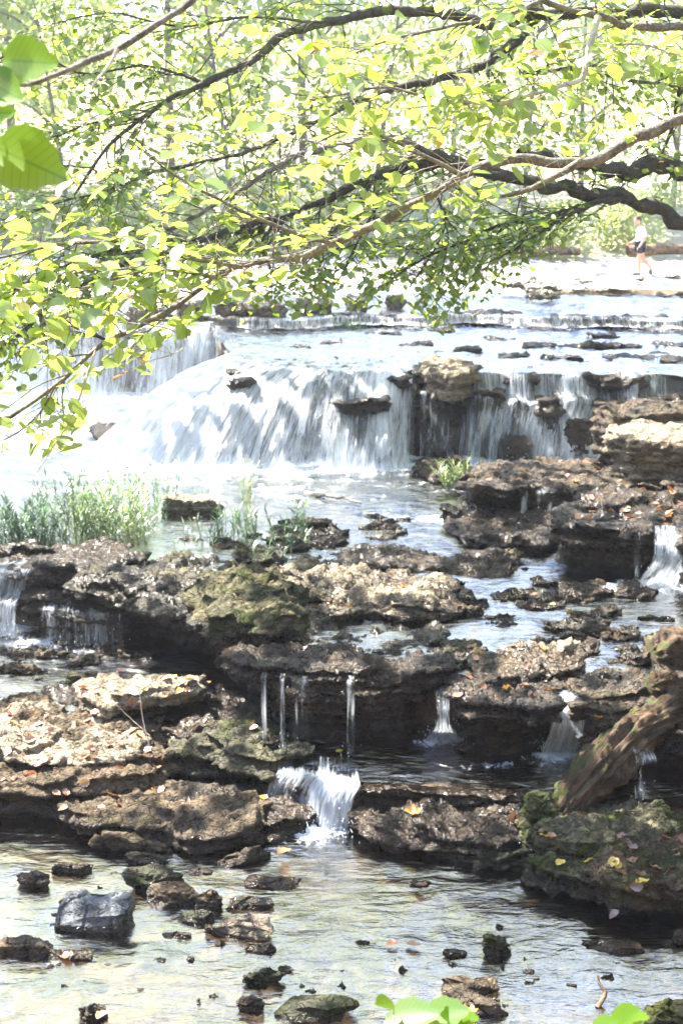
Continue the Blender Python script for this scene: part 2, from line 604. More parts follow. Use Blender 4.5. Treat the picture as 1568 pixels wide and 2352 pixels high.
def water_sheet(name, z, front, back, x0, x1, dx, foam_fn, amp=.006, grow=.0, mat='water_rippled'):
    nx = int((x1 - x0) / dx)
    xs = np.linspace(x0, x1, nx)
    yf = front(xs)
    yb = back(xs)
    ny = int(np.max(yb - yf) / (dx * 1.3))
    t = np.linspace(0, 1, ny)[:, None]
    t = t ** (1 + grow)
    Y = yf[None] * (1 - t) + yb[None] * t
    X = np.broadcast_to(xs[None], Y.shape)
    x, y = X.ravel(), Y.ravel()
    P = np.stack([x * 2.2, y * 2.8, 0 * x + z * 7], 1)
    foam = foam_fn(x, y)
    h = amp * 2.2 * perlin(P, 5) + amp * 1.2 * perlin(P * 2.7, 6) + foam * .05 * billow(P * 2.2, 3, 8)
    V = np.stack([x, y, z + h], 1)
    me = mesh_np(name, V, grid_faces(ny, nx))
    fattr(me, 'foam', foam)
    o = add_obj('water', me, M[mat])
    tag(o, kind='structure')
    return o


def blob(x, y, u, v, z, r, ry=None):
    c = at_level(u, v, z)
    ry = ry or r
    return np.exp(-(((x - c[0]) / r) ** 2 + ((y - c[1]) / ry) ** 2))


def build_water():
    K = lambda c: (lambda x: np.full_like(x, c))
    def foam0(x, y):
        f = .95 * blob(x, y, 700, 1885, 0, .42, .22) + .5 * blob(x, y, 700, 1925, 0, .4, .3)
        f = f + .4 * blob(x, y, 1110, 1790, 0, .2) + .12 * sstep(.0, .35, fbm(np.stack([x * 1.5 + y * .8, y * 3, x * 0], 1), 3, 21))
        return f
    water_sheet('water_front', 0.0, K(5.9), lambda x: EDGE1(x) + .5, -7, 6.5, .035, foam0, .005, mat='water')
    def foam1(x, y):
        f = .9 * blob(x, y, 1280, 1738, .35, .28, .16) + .5 * blob(x, y, 1150, 1760, .35, .5, .16) + .8 * blob(x, y, 1015, 1705, .35, .32, .12)
        f = f + 1.0 * blob(x, y, 0, 1440, .35, .5, .35) + .5 * blob(x, y, 140, 1475, .35, .5, .2) + .3 * blob(x, y, 60, 1500, .35, 1.2, .7)
        return f
    water_sheet('water_step', .35, lambda x: np.where(x < -.5, EDGE1(x) + .10, np.maximum(EDGE1(x) - .32, 10.98)), lambda x: EDGE2(x) + .5, -8, 6, .035, foam1, .012)
    def foam2(x, y):
        base = .95 * sstep(.8, .0, 21.9 - y) * sstep(-4.6, -3.4, x) * sstep(1.45, .9, x)
        base = base + .42 * sstep(3.2, .6, 21.9 - y) * sstep(-6.0, -3.2, x) * sstep(1.2, -1.0, x)
        base = base + 1.0 * sstep(1.0, .1, 21.9 - y) * sstep(1.6, 2.2, x) * sstep(5.2, 4.4, x)
        base = base + 1.1 * sstep(23.0, 24.5, y) * sstep(-1.8, -2.6, x)
        base = base + .42 * sstep(5, 1.5, 21.9 - y) * sstep(.0, .3, fbm(np.stack([x * .9, y * 2.2, x * 0], 1), 3, 22))
        base = base + .5 * blob(x, y, 1010, 1190, 1.0, .8, .5) + .9 * blob(x, y, 1500, 1345, 1.0, .45, .3) + .5 * blob(x, y, 1420, 1360, 1.0, .6, .3)
        return np.clip(base, 0, 1.3)
    water_sheet('water_shelf', 1.0, lambda x: EDGE2(x) - .30, lambda x: np.minimum(EDGE3(x) + .4, 31), -11, 9, .05, foam2, .012, .15)
    def foam3(x, y):
        return .35 * sstep(1.5, 0, y - EDGE3(x)) * sstep(.0, .3, fbm(np.stack([x * 2, y * .8, x * 0], 1), 3, 23)) + .5 * sstep(.8, .0, EDGE4(x) - y)
    water_sheet('water_upper', 2.38, lambda x: EDGE3(x) + .0, lambda x: np.maximum(EDGE4(x) + .3, EDGE3(x) + .05), -2.7, 12, .07, foam3, .026)
    def foam4(x, y):
        return .6 * sstep(2.0, 0, y - EDGE4(x)) * sstep(-1.0, -3.0, x) + .7 * sstep(1.2, .0, EDGE5(x) - y) * sstep(4, -2, x)
    water_sheet('water_plateau', 2.60, lambda x: EDGE4(x), lambda x: EDGE5(x) + .3, -30, 20, .12, foam4, .03)
    def foam5(x, y):
        return .55 * sstep(2.5, 0, y - EDGE5(x)) + .5 * sstep(0, .3, fbm(np.stack([x * .5, y * 1.2, x * 0], 1), 3, 24))
    water_sheet('water_far', 2.76, lambda x: EDGE5(x), K(49.0), -40, 26, .2, foam5, .012)


# ------------------------------------------------------------------ rocks
def poly_offset(P, d):
    P = np.asarray(P, float)
    n = len(P)
    a = 0.5 * sum(P[i][0] * P[(i + 1) % n][1] - P[(i + 1) % n][0] * P[i][1] for i in range(n))
    sgn = 1 if a > 0 else -1
    out = []
    for i in range(n):
        e1 = P[i] - P[i - 1]; e2 = P[(i + 1) % n] - P[i]
        e1 = e1 / (np.linalg.norm(e1) + 1e-9); e2 = e2 / (np.linalg.norm(e2) + 1e-9)
        nn = np.array([e1[1] + e2[1], -(e1[0] + e2[0])])
        nn = nn / (np.linalg.norm(nn) + 1e-6)
        out.append(P[i] + nn * d * sgn)
    return np.array(out)


def prism_bm(bm, P, z0, z1):
    lo = [bm.verts.new((p[0], p[1], z0)) for p in P]
    hi = [bm.verts.new((p[0], p[1], z1)) for p in P]
    n = len(P)
    try:
        bm.faces.new(lo[::-1]); bm.faces.new(hi)
    except ValueError:
        return
    for i in range(n):
        bm.faces.new((lo[i], lo[(i + 1) % n], hi[(i + 1) % n], hi[i]))


def remesh(me, vox):
    me.update()
    o = bpy.data.objects.new('tmp', me)
    COL.objects.link(o)
    md = o.modifiers.new('r', 'REMESH')
    md.mode = 'VOXEL'; md.voxel_size = vox; md.adaptivity = 0
    dg = bpy.context.evaluated_depsgraph_get()
    ev = o.evaluated_get(dg)
    m2 = bpy.data.meshes.new_from_object(ev)
    bpy.data.objects.remove(o)
    bpy.data.meshes.remove(me)
    return m2


ROCKS = []


def finish_rock(name, me, mat, label, cat, wl, wet0=0., moss=0., seed=0, lump=.05, low=.05, strata=.05, ztop=None, zbot=None, group=None, freq=1.0, wband=.22):
    V = getco(me)
    rs = np.random.default_rng(seed)
    off = rs.uniform(-50, 50, 3)
    N = getno(me)
    if ztop is None: ztop = V[:, 2].max()
    if zbot is None: zbot = V[:, 2].min()
    hrel = np.clip((V[:, 2] - zbot) / max(.05, ztop - zbot), 0, 1)
    # broad relief of the top
    lowf = fbm(np.stack([V[:, 0] * 1.5, V[:, 1] * 1.5, V[:, 2] * 0], 1) * freq + off, 3, seed)
    relief = low * 1.6 * lowf + lump * 1.1 * (billow(np.stack([V[:, 0] * 2.3, V[:, 1] * 3.0, V[:, 2] * 0], 1) * freq + off, 3, seed + 2) - .4)
    bed = .038 / max(.8, freq)
    rq = relief / bed
    relief = bed * (np.floor(rq) + sstep(.30, .62, rq - np.floor(rq))) * .8 + relief * .2
    V[:, 2] += relief * hrel
    crk = perlin(np.stack([V[:, 0] * 1.9, V[:, 1] * 2.6, V[:, 2] * .8], 1) * freq + off, seed + 21)
    crk2 = perlin(np.stack([V[:, 0] * 4.1, V[:, 1] * 3.1, V[:, 2] * 1.2], 1) * freq + off, seed + 22)
    # horizontal strata cut into the sides
    side = 1 - np.abs(N[:, 2])
    zz = V[:, 2] * 13 * freq + 1.2 * fbm(V * np.array([.9, .9, .3]) + off, 2, seed + 3)
    st = perlin(np.stack([zz, V[:, 0] * .25, V[:, 1] * .25], 1) + off, seed + 5) + .65 * perlin(np.stack([zz * 2.3, V[:, 0] * .5, V[:, 1] * .5], 1) + off, seed + 6)
    big = fbm(V * 2.0 * freq + off, 3, seed + 9)
    V += N * (side * (strata * 1.7 * np.clip(st * 1.6, -.75, .75) + strata * 1.4 * big))[:, None]
    # eroded lumps with sharp creases between
    Q = V * np.array([4.6, 4.6, 9.0]) * freq
    wrp = np.stack([fbm(Q * .6 + 3, 2, seed + 11), fbm(Q * .6 + 31, 2, seed + 12), fbm(Q * .6 + 57, 2, seed + 13)], 1)
    bl = billow(Q + wrp * .8 + off, 4, seed + 14, .5)
    V += N * (lump * 1.25 * (bl - .42) - .030 * sstep(.055, .0, np.abs(crk)) - .016 * sstep(.05, .0, np.abs(crk2)))[:, None]
    fin = billow(V * 22 * freq + off, 2, seed + 17)
    V += N * (lump * .38 * (fin - .4))[:, None]
    setco(me, V)
    me.polygons.foreach_set('use_smooth', np.ones(len(me.polygons), dtype=bool))
    wz = sstep(wl + wband, wl + wband * .1, V[:, 2] + .05 * fbm(V * 3 + off, 2, seed))
    fattr(me, 'wet', np.clip(wz + wet0, 0, 1))
    fattr(me, 'moss', np.full(len(V), moss))
    me.materials.clear()
    c = V.mean(0)
    o = add_obj(name, me, M[mat], None, (float(c[0]), float(c[1]), float(V[:, 2].min())))
    tag(o, label, cat, group)
    ROCKS.append(o)
    return o


def ledge(label, pts, ztop, zbot, wl, mat='rock', name='ledge_rock', cat='ledge rock', under=.12, lump=.05, low=.05, strata=.05, wet0=0., moss=0.,
          seed=1, bumps=0, vox=None, world=False, group=None, freq=1.0, steps=2, bump_h=.1):
    P = np.array([p if world else at_level(p[0], p[1], ztop)[:2] for p in pts], float)
    d = P[:, 1].mean()
    vox = vox or max(.017, .0021 * d)
    bm = bmesh.new()
    H = ztop - zbot
    rs = np.random.default_rng(seed + 100)
    # densify the outline and roughen it
    Q = []
    for i in range(len(P)):
        a, b = P[i], P[(i + 1) % len(P)]
        k = max(1, int(np.linalg.norm(b - a) / .35))
        for j in range(k):
            Q.append(a + (b - a) * j / k + rs.normal(0, .035, 2))
    Q = np.array(Q)
    zs = [ztop] + [ztop - H * f for f in ([.45] if steps == 2 else [.3, .62] if steps == 3 else [])] + [zbot]
    for i in range(len(zs) - 1):
        off = -under * i * (1.0 if i else 0) + rs.uniform(-.03, .02)
        prism_bm(bm, poly_offset(Q, off), zs[i + 1] - (.02 if i < len(zs) - 2 else 0), zs[i])
    x0, x1, y0, y1 = P[:, 0].min(), P[:, 0].max(), P[:, 1].min(), P[:, 1].max()
    for k in range(bumps):
        for _ in range(20):
            c = np.array([rs.uniform(x0, x1), rs.uniform(y0, y1)])
            if inside(c, P): break
        r = rs.uniform(.12, .42)
        n = 8
        th = np.linspace(0, 2 * math.pi, n, endpoint=False)
        R = np.stack([c[0] + r * 1.3 * np.cos(th) * rs.uniform(.7, 1.1, n), c[1] + r * np.sin(th) * rs.uniform(.7, 1.1, n)], 1)
        prism_bm(bm, R, ztop - .1, ztop + rs.uniform(.3, 1) * bump_h)
    me = bpy.data.meshes.new(name)
    bmesh.ops.recalc_face_normals(bm, faces=bm.faces)
    bm.to_mesh(me); bm.free()
    me = remesh(me, vox)
    me.name = name
    return finish_rock(name, me, mat, label, cat, wl, wet0, moss, seed, lump, low, strata, ztop, zbot, group, freq)


def inside(c, P):
    r = False
    n = len(P)
    for i in range(n):
        a, b = P[i], P[i - 1]
        if (a[1] > c[1]) != (b[1] > c[1]) and c[0] < (b[0] - a[0]) * (c[1] - a[1]) / (b[1] - a[1] + 1e-12) + a[0]:
            r = not r
    return r


def stone(label, u, v, z, w, h, d=None, mat='rock', name='stone', wl=None, wet0=.2, moss=0., seed=1, lump=None, boxy=.5, rot=0., group=None, sink=.3, sub=5, world=None, tilt=0.):
    """a loose stone w metres wide, h metres out of the water, centred at picture point on level z"""
    c = np.array(world if world is not None else at_level(u, v, z))
    wl = z if wl is None else wl
    d = d or w * .75
    bm = bmesh.new()
    bmesh.ops.create_icosphere(bm, subdivisions=sub, radius=1)
    me = bpy.data.meshes.new(name)
    bm.to_mesh(me); bm.free()
    V = getco(me)
    # box-ish superellipsoid
    p = 2 + boxy * 4 if boxy < .8 else 12
    s = (np.abs(V) ** p).sum(1) ** (-1 / p)
    V = V * s[:, None]
    rs = np.random.default_rng(seed + 500)
    for _k in range(13 if boxy < .8 else 4):
        nn = rs.normal(0, 1, 3); nn /= np.linalg.norm(nn)
        dd = rs.uniform(.62, .92) if boxy < .8 else rs.uniform(.95, 1.05)
        V -= np.maximum(V @ nn - dd, 0)[:, None] * nn
    V /= np.abs(V).max(0)
    V += .16 * np.stack([perlin(V * 1.1 + rs.uniform(0, 50, 3), seed + k) for k in range(3)], 1)
    hh = h * (1 + sink)
    V = V * np.array([w / 2, d / 2, hh / 2])
    if tilt: V = V @ np.array(Matrix.Rotation(tilt, 3, 'Y')).T
    cr, sr = math.cos(rot), math.sin(rot)
    V = np.stack([V[:, 0] * cr - V[:, 1] * sr, V[:, 0] * sr + V[:, 1] * cr, V[:, 2]], 1)
    V += c + np.array([0, d / 2 * .8, h / 2 - sink * h * .5])
    setco(me, V)
    lump = lump if lump is not None else min(.035, .10 * min(w, h * 1.6))
    f = float(np.clip(.45 / w, .8, 3))
    return finish_rock(name, me, mat, label, 'stone' if name == 'stone' else 'rock', wl, wet0, moss, seed, lump, .02, lump * .7, None, None, group, f, min(.2, h * .45))


def build_rocks():
    # --- ledge carrying the main fall and its stepped left flank
    def wl_poly(x0, x1, yf, yb): return [(x0, yf), (x1, yf), (x1, yb), (x0, yb)]
    ledge('dark stepped rock wall behind the main white waterfall', [(-2.0, 24.2), (-1.9, 23.2), (-1.2, 23.05), (.3, 23.0), (1.15, 23.15), (1.3, 24.5), (-1.5, 25.5)], 2.35, .85, 1.0, world=True, wet0=.9, seed=31, under=-.2, steps=3, strata=.07, lump=.05, low=.02)
    ledge('low wet rock steps under the left flank of the main waterfall', [(-2.75, 24.6), (-2.6, 23.2), (-1.9, 22.6), (-1.2, 22.6), (-1.2, 25.2), (-2.5, 29.5), (-2.9, 29.5)], 1.95, .85, 1.0, world=True, wet0=.85, seed=32, under=-.25, steps=2)
    ledge('dark wet rock jutting from the foam left of the main waterfall', [(-4.3, 24.8), (-4.1, 23.8), (-3.5, 23.1), (-2.6, 22.9), (-2.6, 24.6)], 1.22, .8, 1.0, world=True, wet0=.6, seed=33, bumps=3)
    ledge('long stepped rock wall behind the right-hand waterfall', [(1.25, 23.1), (2.1, 22.95), (4.5, 22.95), (9, 23.0), (9, 26), (1.2, 26)], 2.33, .85, 1.0, world=True, wet0=.9, seed=34, under=-.06, steps=3, strata=.07, low=.03)
    ledge('wet rock shelf in mid height of the right-hand waterfall', [(2.1, 22.75), (3.4, 22.7), (4.0, 22.8), (6.8, 22.6), (7.5, 24), (2, 24)], 1.62, .85, 1.0, world=True, wet0=.9, seed=35, bumps=5, under=-.1)
    ledge('dark rock block between the two waterfalls', [at_level(u, v, 2.08)[:2] for u, v in [(945, 888), (975, 900), (1060, 905), (1085, 890), (1080, 862), (960, 862)]], 2.08, .9, 1.0, world=True, wet0=.55, seed=36, under=.1, steps=3, strata=.09)
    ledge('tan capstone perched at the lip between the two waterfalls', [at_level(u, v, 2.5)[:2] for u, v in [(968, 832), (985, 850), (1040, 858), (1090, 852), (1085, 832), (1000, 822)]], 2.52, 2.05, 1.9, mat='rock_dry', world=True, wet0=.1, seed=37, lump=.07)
    ledge('black rock lump poking through the middle of the main waterfall', [(.05, 22.25), (.3, 22.05), (.75, 22.15), (.85, 22.6), (0, 22.7)], 1.95, .9, 1.0, world=True, wet0=.8, seed=38, bumps=2)
    # dark lumps breaking the curtains of water
    for j, (x_, y_, w_, zt, zb) in enumerate([(-.75, 22.35, .45, 1.28, .9), (.1, 22.15, .5, 1.30, .9), (.62, 22.2, .35, 1.42, .9), (-1.6, 22.75, .35, 2.28, 2.0), (.35, 22.85, .4, 2.30, 2.1), (.9, 22.75, .3, 2.32, 2.0), (-1.35, 22.2, .4, 1.2, .9)]):
        ledge('dark wet lump breaking the main white waterfall', [(x_ - w_ / 2, y_ - .12), (x_ + w_ * .4, y_ - .16), (x_ + w_ / 2, y_ + .3), (x_ - w_ * .4, y_ + .35)], zt, zb, 1.0, world=True, wet0=.9, seed=140 + j, group='lumps breaking the main waterfall', lump=.06, low=.05)
    for j, (x_, y_, w_, zt, zb) in enumerate([(2.35, 22.35, .5, 2.12, 1.6), (2.9, 22.7, .5, 2.38, 2.1), (3.25, 22.3, .45, 2.02, 1.5), (3.8, 22.62, .6, 2.36, 2.0), (3.75, 22.15, .5, 1.72, 1.2), (2.75, 22.05, .5, 1.45, 1.0), (4.5, 22.6, .8, 2.37, 2.0), (5.1, 22.3, .6, 2.05, 1.6), (4.2, 22.2, .5, 2.0, 1.5)]):
        ledge('dark wet step breaking the right-hand waterfall', [(x_ - w_ / 2, y_ - .14), (x_ + w_ * .4, y_ - .18), (x_ + w_ / 2, y_ + .3), (x_ - w_ * .4, y_ + .35)], zt, zb, 1.0, world=True, wet0=.9, seed=160 + j, group='steps breaking the right-hand waterfall', lump=.06, low=.05)
    # step further up
    x = -9.0
    k = 0
    rs = np.random.default_rng(4)
    while x < 9:
        w = rs.uniform(1.2, 2.6)
        y = 30.1 + .5 * math.sin((x + w / 2) * .7) + .25 * math.sin((x + w / 2) * 2.3 + 1)
        top = 2.60 if x < -2.8 else 2.63
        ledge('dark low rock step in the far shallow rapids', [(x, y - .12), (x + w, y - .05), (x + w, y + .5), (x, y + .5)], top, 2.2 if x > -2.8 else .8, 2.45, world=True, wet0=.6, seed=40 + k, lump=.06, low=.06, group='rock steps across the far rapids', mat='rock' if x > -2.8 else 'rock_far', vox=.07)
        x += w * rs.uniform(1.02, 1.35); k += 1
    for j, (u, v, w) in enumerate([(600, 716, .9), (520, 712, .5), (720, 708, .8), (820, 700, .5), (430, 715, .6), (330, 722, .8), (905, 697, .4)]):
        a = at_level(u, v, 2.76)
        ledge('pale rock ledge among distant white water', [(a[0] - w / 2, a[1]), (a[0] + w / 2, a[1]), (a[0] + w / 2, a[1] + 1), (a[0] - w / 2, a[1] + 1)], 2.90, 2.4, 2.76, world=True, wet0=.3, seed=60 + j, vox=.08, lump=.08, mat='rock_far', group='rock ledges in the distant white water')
    for j, (u, v, w) in enumerate([(1240, 801, .6), (1330, 800, .9), (1445, 799, 1.0), (1550, 796, .7), (1390, 778, .6), (1150, 782, .5), (880, 768, .8), (1010, 764, .6), (760, 790, .5), (960, 795, .7), (1080, 810, .5), (1180, 822, .6), (1300, 828, .7), (1450, 826, .9), (680, 800, .5), (1560, 832, .5)]):
        a = at_level(u, v, 2.38)
        ledge('thin dark rock strip barely breaking the rippled water above the waterfalls', [(a[0] - w / 2, a[1]), (a[0] + w / 2, a[1]), (a[0] + w / 2, a[1] + .35), (a[0] - w / 2, a[1] + .3)], 2.43, 2.3, 2.38, world=True, wet0=.6, seed=70 + j, lump=.05, group='thin rock strips above the waterfalls', vox=.04)
    # --- right bank blocks
    L = lambda pts, z: [at_level(u, v, z)[:2] for u, v in pts]
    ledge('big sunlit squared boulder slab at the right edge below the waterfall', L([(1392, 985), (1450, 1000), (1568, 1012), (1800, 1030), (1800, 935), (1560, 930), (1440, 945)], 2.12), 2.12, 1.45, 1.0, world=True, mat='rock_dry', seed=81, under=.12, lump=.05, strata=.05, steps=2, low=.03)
    ledge('dark tapering rock on the shelf behind the sunlit boulder slab', L([(1365, 945), (1400, 955), (1500, 948), (1640, 950), (1640, 915), (1400, 915)], 2.25), 2.25, 1.0, 1.0, world=True, wet0=.3, seed=82, under=.15)
    ledge('undercut dark plinth below the sunlit boulder slab', L([(1410, 1040), (1800, 1040), (1800, 960), (1430, 960)], 1.5), 1.5, .9, 1.5, world=True, wet0=.5, seed=83, under=.1)
    ledge('broad leaf-strewn ledge with a thin trickle down its dark face', L([(1060, 1115), (1110, 1118), (1210, 1122), (1320, 1128), (1420, 1128), (1568, 1130), (1750, 1130), (1750, 1050), (1400, 1050), (1150, 1062), (1080, 1085)], 1.52), 1.52, .9, 1.0, world=True, wet0=.35, seed=84, under=.18, bumps=10, lump=.065, bump_h=.08, steps=3, strata=.08)
    ledge('low flat rock lying at the foot of the right-hand waterfall', L([(945, 1068), (1000, 1090), (1080, 1100), (1100, 1070), (1060, 1052), (960, 1054)], 1.15), 1.15, .85, 1.0, world=True, wet0=.5, seed=85)
    ledge('low dark shelf rock beneath the trickling ledge', L([(1020, 1190), (1060, 1222), (1130, 1238), (1260, 1245), (1290, 1200), (1270, 1160), (1060, 1165)], 1.17), 1.17, .85, 1.0, world=True, wet0=.55, seed=86, bumps=8, lump=.05, bump_h=.07)
    ledge('large dark overhanging boulder ledge with glittering wet face at right', L([(1262, 1205), (1330, 1218), (1420, 1222), (1490, 1225), (1500, 1195), (1640, 1195), (1640, 1130), (1320, 1135), (1280, 1175)], 1.58), 1.58, .9, 1.0, world=True, wet0=.55, seed=87, under=.16, strata=.09, bumps=5, steps=3, lump=.07)
    ledge('rounded dark boulder cut by the right edge beside the side cascade', L([(1556, 1235), (1700, 1240), (1700, 1190), (1560, 1190)], 1.65), 1.65, .9, 1.0, world=True, wet0=.4, seed=88)
    # --- shelf front ledges, left part
    ledge('rough trickling rock ledge at left above the lower pool', L([(-90, 1306), (10, 1308), (75, 1316), (180, 1328), (250, 1335), (330, 1300), (240, 1268), (60, 1265), (-90, 1270)], 1.02), 1.02, .25, 1.0, world=True, wet0=.5, seed=90, under=.10, bumps=12, lump=.06, low=.06, bump_h=.12, strata=.07)
    ledge('lower trickling step of the left ledge above the pool', L([(75, 1380), (130, 1394), (240, 1400), (300, 1396), (300, 1345), (90, 1345)], .76), .76, .25, .8, world=True, wet0=.6, seed=89, under=.10, bumps=7, lump=.06, low=.06, bump_h=.12, strata=.07)
    ledge('long knobbly overhanging limestone ledge above the dark pool', L([(215, 1335), (300, 1352), (430, 1394), (480, 1415), (560, 1446), (610, 1450), (700, 1400), (760, 1345), (700, 1290), (430, 1265), (300, 1270), (230, 1290)], 1.1), 1.05, .45, 1.0, world=True, mat='rock_moss', moss=.15, seed=91, under=.22, steps=3, bumps=20, lump=.085, low=.09, bump_h=.14, strata=.06)
    ledge('mossy olive boulder shoulder in the middle of the ledge', L([(475, 1378), (540, 1412), (600, 1440), (650, 1420), (690, 1380), (640, 1335), (530, 1322), (475, 1345)], 1.26), 1.20, .5, 1.0, world=True, mat='rock_moss', moss=.4, seed=92, under=.16, bumps=8, lump=.08, low=.1, bump_h=.12)
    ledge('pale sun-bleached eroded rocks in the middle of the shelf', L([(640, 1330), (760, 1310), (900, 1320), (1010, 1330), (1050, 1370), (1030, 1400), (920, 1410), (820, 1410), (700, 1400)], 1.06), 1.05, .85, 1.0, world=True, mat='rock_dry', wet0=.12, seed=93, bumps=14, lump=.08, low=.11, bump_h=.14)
    ledge('low dark wet rock row crossing the shelf behind the pale rocks', L([(690, 1290), (760, 1275), (900, 1268), (1050, 1280), (1200, 1290), (1180, 1312), (1000, 1312), (800, 1305)], 1.01), 1.0, .85, 1.0, world=True, wet0=.6, seed=94, bumps=18, lump=.07, low=.08, bump_h=.1)
    ledge('rough dark rocks with puddles in front of the pale rocks', L([(620, 1440), (740, 1425), (900, 1430), (990, 1440), (1000, 1470), (900, 1480), (740, 1470), (640, 1475)], 1.0), .99, .85, 1.0, world=True, wet0=.45, seed=95, bumps=12, lump=.07, low=.09, bump_h=.1, mat='rock_moss', moss=.2)
    ledge('steep dark block of the central ledge wall dripping at its left end', L([(600, 1530), (640, 1548), (740, 1560), (860, 1562), (975, 1560), (1000, 1540), (990, 1510), (860, 1505), (700, 1500), (610, 1508)], 1.0), 1.0, .25, .35, world=True, wet0=.5, seed=96, under=.13, steps=3, bumps=8, lump=.065, low=.05, bump_h=.08, strata=.08)
    ledge('reddish dark block of the ledge wall between the two small falls', L([(1045, 1580), (1080, 1590), (1180, 1598), (1255, 1595), (1262, 1560), (1220, 1535), (1100, 1535), (1040, 1552)], .96), .96, .25, .35, world=True, wet0=.5, seed=97, under=.10, steps=3, bumps=6, lump=.065, bump_h=.07, strata=.08)
    ledge('dark notched rock right of the larger small fall', L([(1335, 1620), (1380, 1630), (1480, 1620), (1600, 1600), (1600, 1550), (1420, 1560), (1340, 1585)], .93), .92, .25, .35, world=True, wet0=.4, seed=98, under=.1, steps=2, bumps=6)
    ledge('bright sunlit knob with leaves above the reddish block', L([(1130, 1530), (1180, 1545), (1250, 1542), (1290, 1525), (1230, 1500), (1150, 1505)], 1.05), 1.04, .85, 1.0, world=True, mat='rock_dry', wet0=.1, seed=99, bumps=6, lump=.06)
    ledge('rusty brown rock slab lying under the notch of the ledge wall', L([(1060, 1700), (1200, 1712), (1240, 1700), (1200, 1680), (1080, 1675)], .45), .45, .2, .35, world=True, wet0=.7, seed=100)
    # --- between the pools
    ledge('flat leaf-strewn rock strip dividing the upper and lower pools', L([(145, 1600), (330, 1655), (420, 1690), (480, 1705), (600, 1715), (640, 1690), (640, 1635), (600, 1600), (400, 1568), (200, 1560)], .40), .39, -.1, .35, world=True, mat='rock', wet0=.3, seed=101, bumps=10, lump=.05, low=.04, bump_h=.06)
    ledge('pale squared rock at the back of the leaf-strewn strip', L([(180, 1588), (260, 1610), (350, 1600), (380, 1580), (300, 1560), (190, 1560)], .62), .60, .2, .35, world=True, mat='rock_dry', seed=102, moss=.3, bumps=3)
    ledge('moss-green boxy rock beside the small cascade', L([(385, 1705), (440, 1725), (520, 1730), (625, 1728), (640, 1700), (560, 1690), (480, 1688), (400, 1680)], .40), .38, -.15, .0, world=True, mat='rock_moss', moss=.45, wet0=.3, seed=103, bumps=3, lump=.05, under=.06)
    # --- dry slab at left
    ledge('pale dry limestone slab covered in dead leaves at the left edge', L([(-160, 1800), (0, 1802), (120, 1795), (250, 1790), (370, 1775), (390, 1735), (350, 1690), (310, 1660), (250, 1625), (130, 1590), (0, 1575), (-160, 1580)], .34), .32, .05, 0, world=True, mat='rock', wet0=.12, seed=104, bumps=16, lump=.05, low=.05, bump_h=.13)
    ledge('humped pale rocks on top of the dry limestone slab', L([(-160, 1720), (40, 1730), (180, 1745), (300, 1735), (330, 1690), (240, 1660), (80, 1640), (-160, 1640)], .42), .40, .3, 0, world=True, mat='rock_dry', seed=105, bumps=8, lump=.06, low=.05, bump_h=.08)
    ledge('low grey-green rock apron at the foot of the dry slab', L([(-160, 1848), (0, 1846), (150, 1855), (300, 1872), (420, 1888), (540, 1900), (560, 1870), (470, 1830), (390, 1805), (250, 1780), (-160, 1780)], .14), .13, -.15, 0, world=True, mat='rock', wet0=.15, seed=106, bumps=14, lump=.05, low=.05, bump_h=.09, under=.05)
    ledge('low wet stones around the gold puddles below the dry slab', L([(420, 1890), (560, 1900), (640, 1880), (620, 1850), (560, 1845), (440, 1850)], .08), .07, -.15, 0, world=True, wet0=.5, seed=107, bumps=10, lump=.055, low=.05, bump_h=.08)
    # --- ledge under the middle pool
    ledge('dark moss-edged ledge holding back the middle pool', L([(812, 1800), (860, 1812), (1000, 1818), (1080, 1822), (1210, 1830), (1225, 1812), (1000, 1800), (830, 1793)], .33), .315, -.15, 0, world=True, wet0=.7, seed=108, under=.08, steps=3, lump=.045, low=.015, strata=.05)
    ledge('dark rock under the small cascade', L([(625, 1785), (700, 1795), (830, 1802), (830, 1780), (640, 1765)], .3), .28, -.15, 0, world=True, wet0=.9, seed=109, under=-.1, lump=.04)
    ledge('jumble of wet brown rocks below the middle pool ledge', L([(900, 1905), (980, 1925), (1120, 1925), (1240, 1905), (1240, 1870), (1100, 1862), (920, 1880)], .10), .09, -.15, 0, world=True, wet0=.55, seed=110, bumps=18, lump=.065, low=.06, bump_h=.13)
    # --- right front mossy ledge
    ledge('long mossy undercut ledge running to the right edge', L([(945, 1912), (1010, 1930), (1100, 1950), (1180, 1970), (1290, 1992), (1390, 2010), (1500, 2020), (1750, 2025), (1750, 1910), (1450, 1900), (1250, 1897), (1120, 1892), (1000, 1896)], .12), .12, -.15, 0, world=True, mat='rock_moss', moss=.7, wet0=.2, seed=111, bumps=8, lump=.07, low=.045, bump_h=.07, under=.1)
    ledge('mossy grey slab on top of the right-hand ledge', L([(1225, 1908), (1290, 1925), (1400, 1918), (1568, 1912), (1750, 1910), (1750, 1890), (1450, 1886), (1290, 1888)], .24), .22, .1, 0, world=True, mat='rock_moss', moss=.4, wet0=.1, seed=112, bumps=10, lump=.06, low=.05)
    ledge('lumpy grey rocks at the right end of the mossy ledge', L([(1380, 2005), (1450, 2028), (1568, 2036), (1750, 2040), (1750, 1960), (1568, 1955), (1430, 1970)], .20), .18, -.15, 0, world=True, mat='rock', moss=.5, wet0=.1, seed=113, bumps=10, lump=.08, low=.08, bump_h=.12)
    stone('mossy block at the foot of the fallen log', 1245, 1905, .2, .30, .26, mat='rock_moss', moss=.9, seed=114, name='boulder')
    ledge('dark wet bank rock behind the fallen log', L([(1400, 1650), (1480, 1675), (1700, 1680), (1700, 1590), (1450, 1590)], .75), .72, .2, .35, world=True, wet0=.5, seed=115, bumps=6, lump=.06)
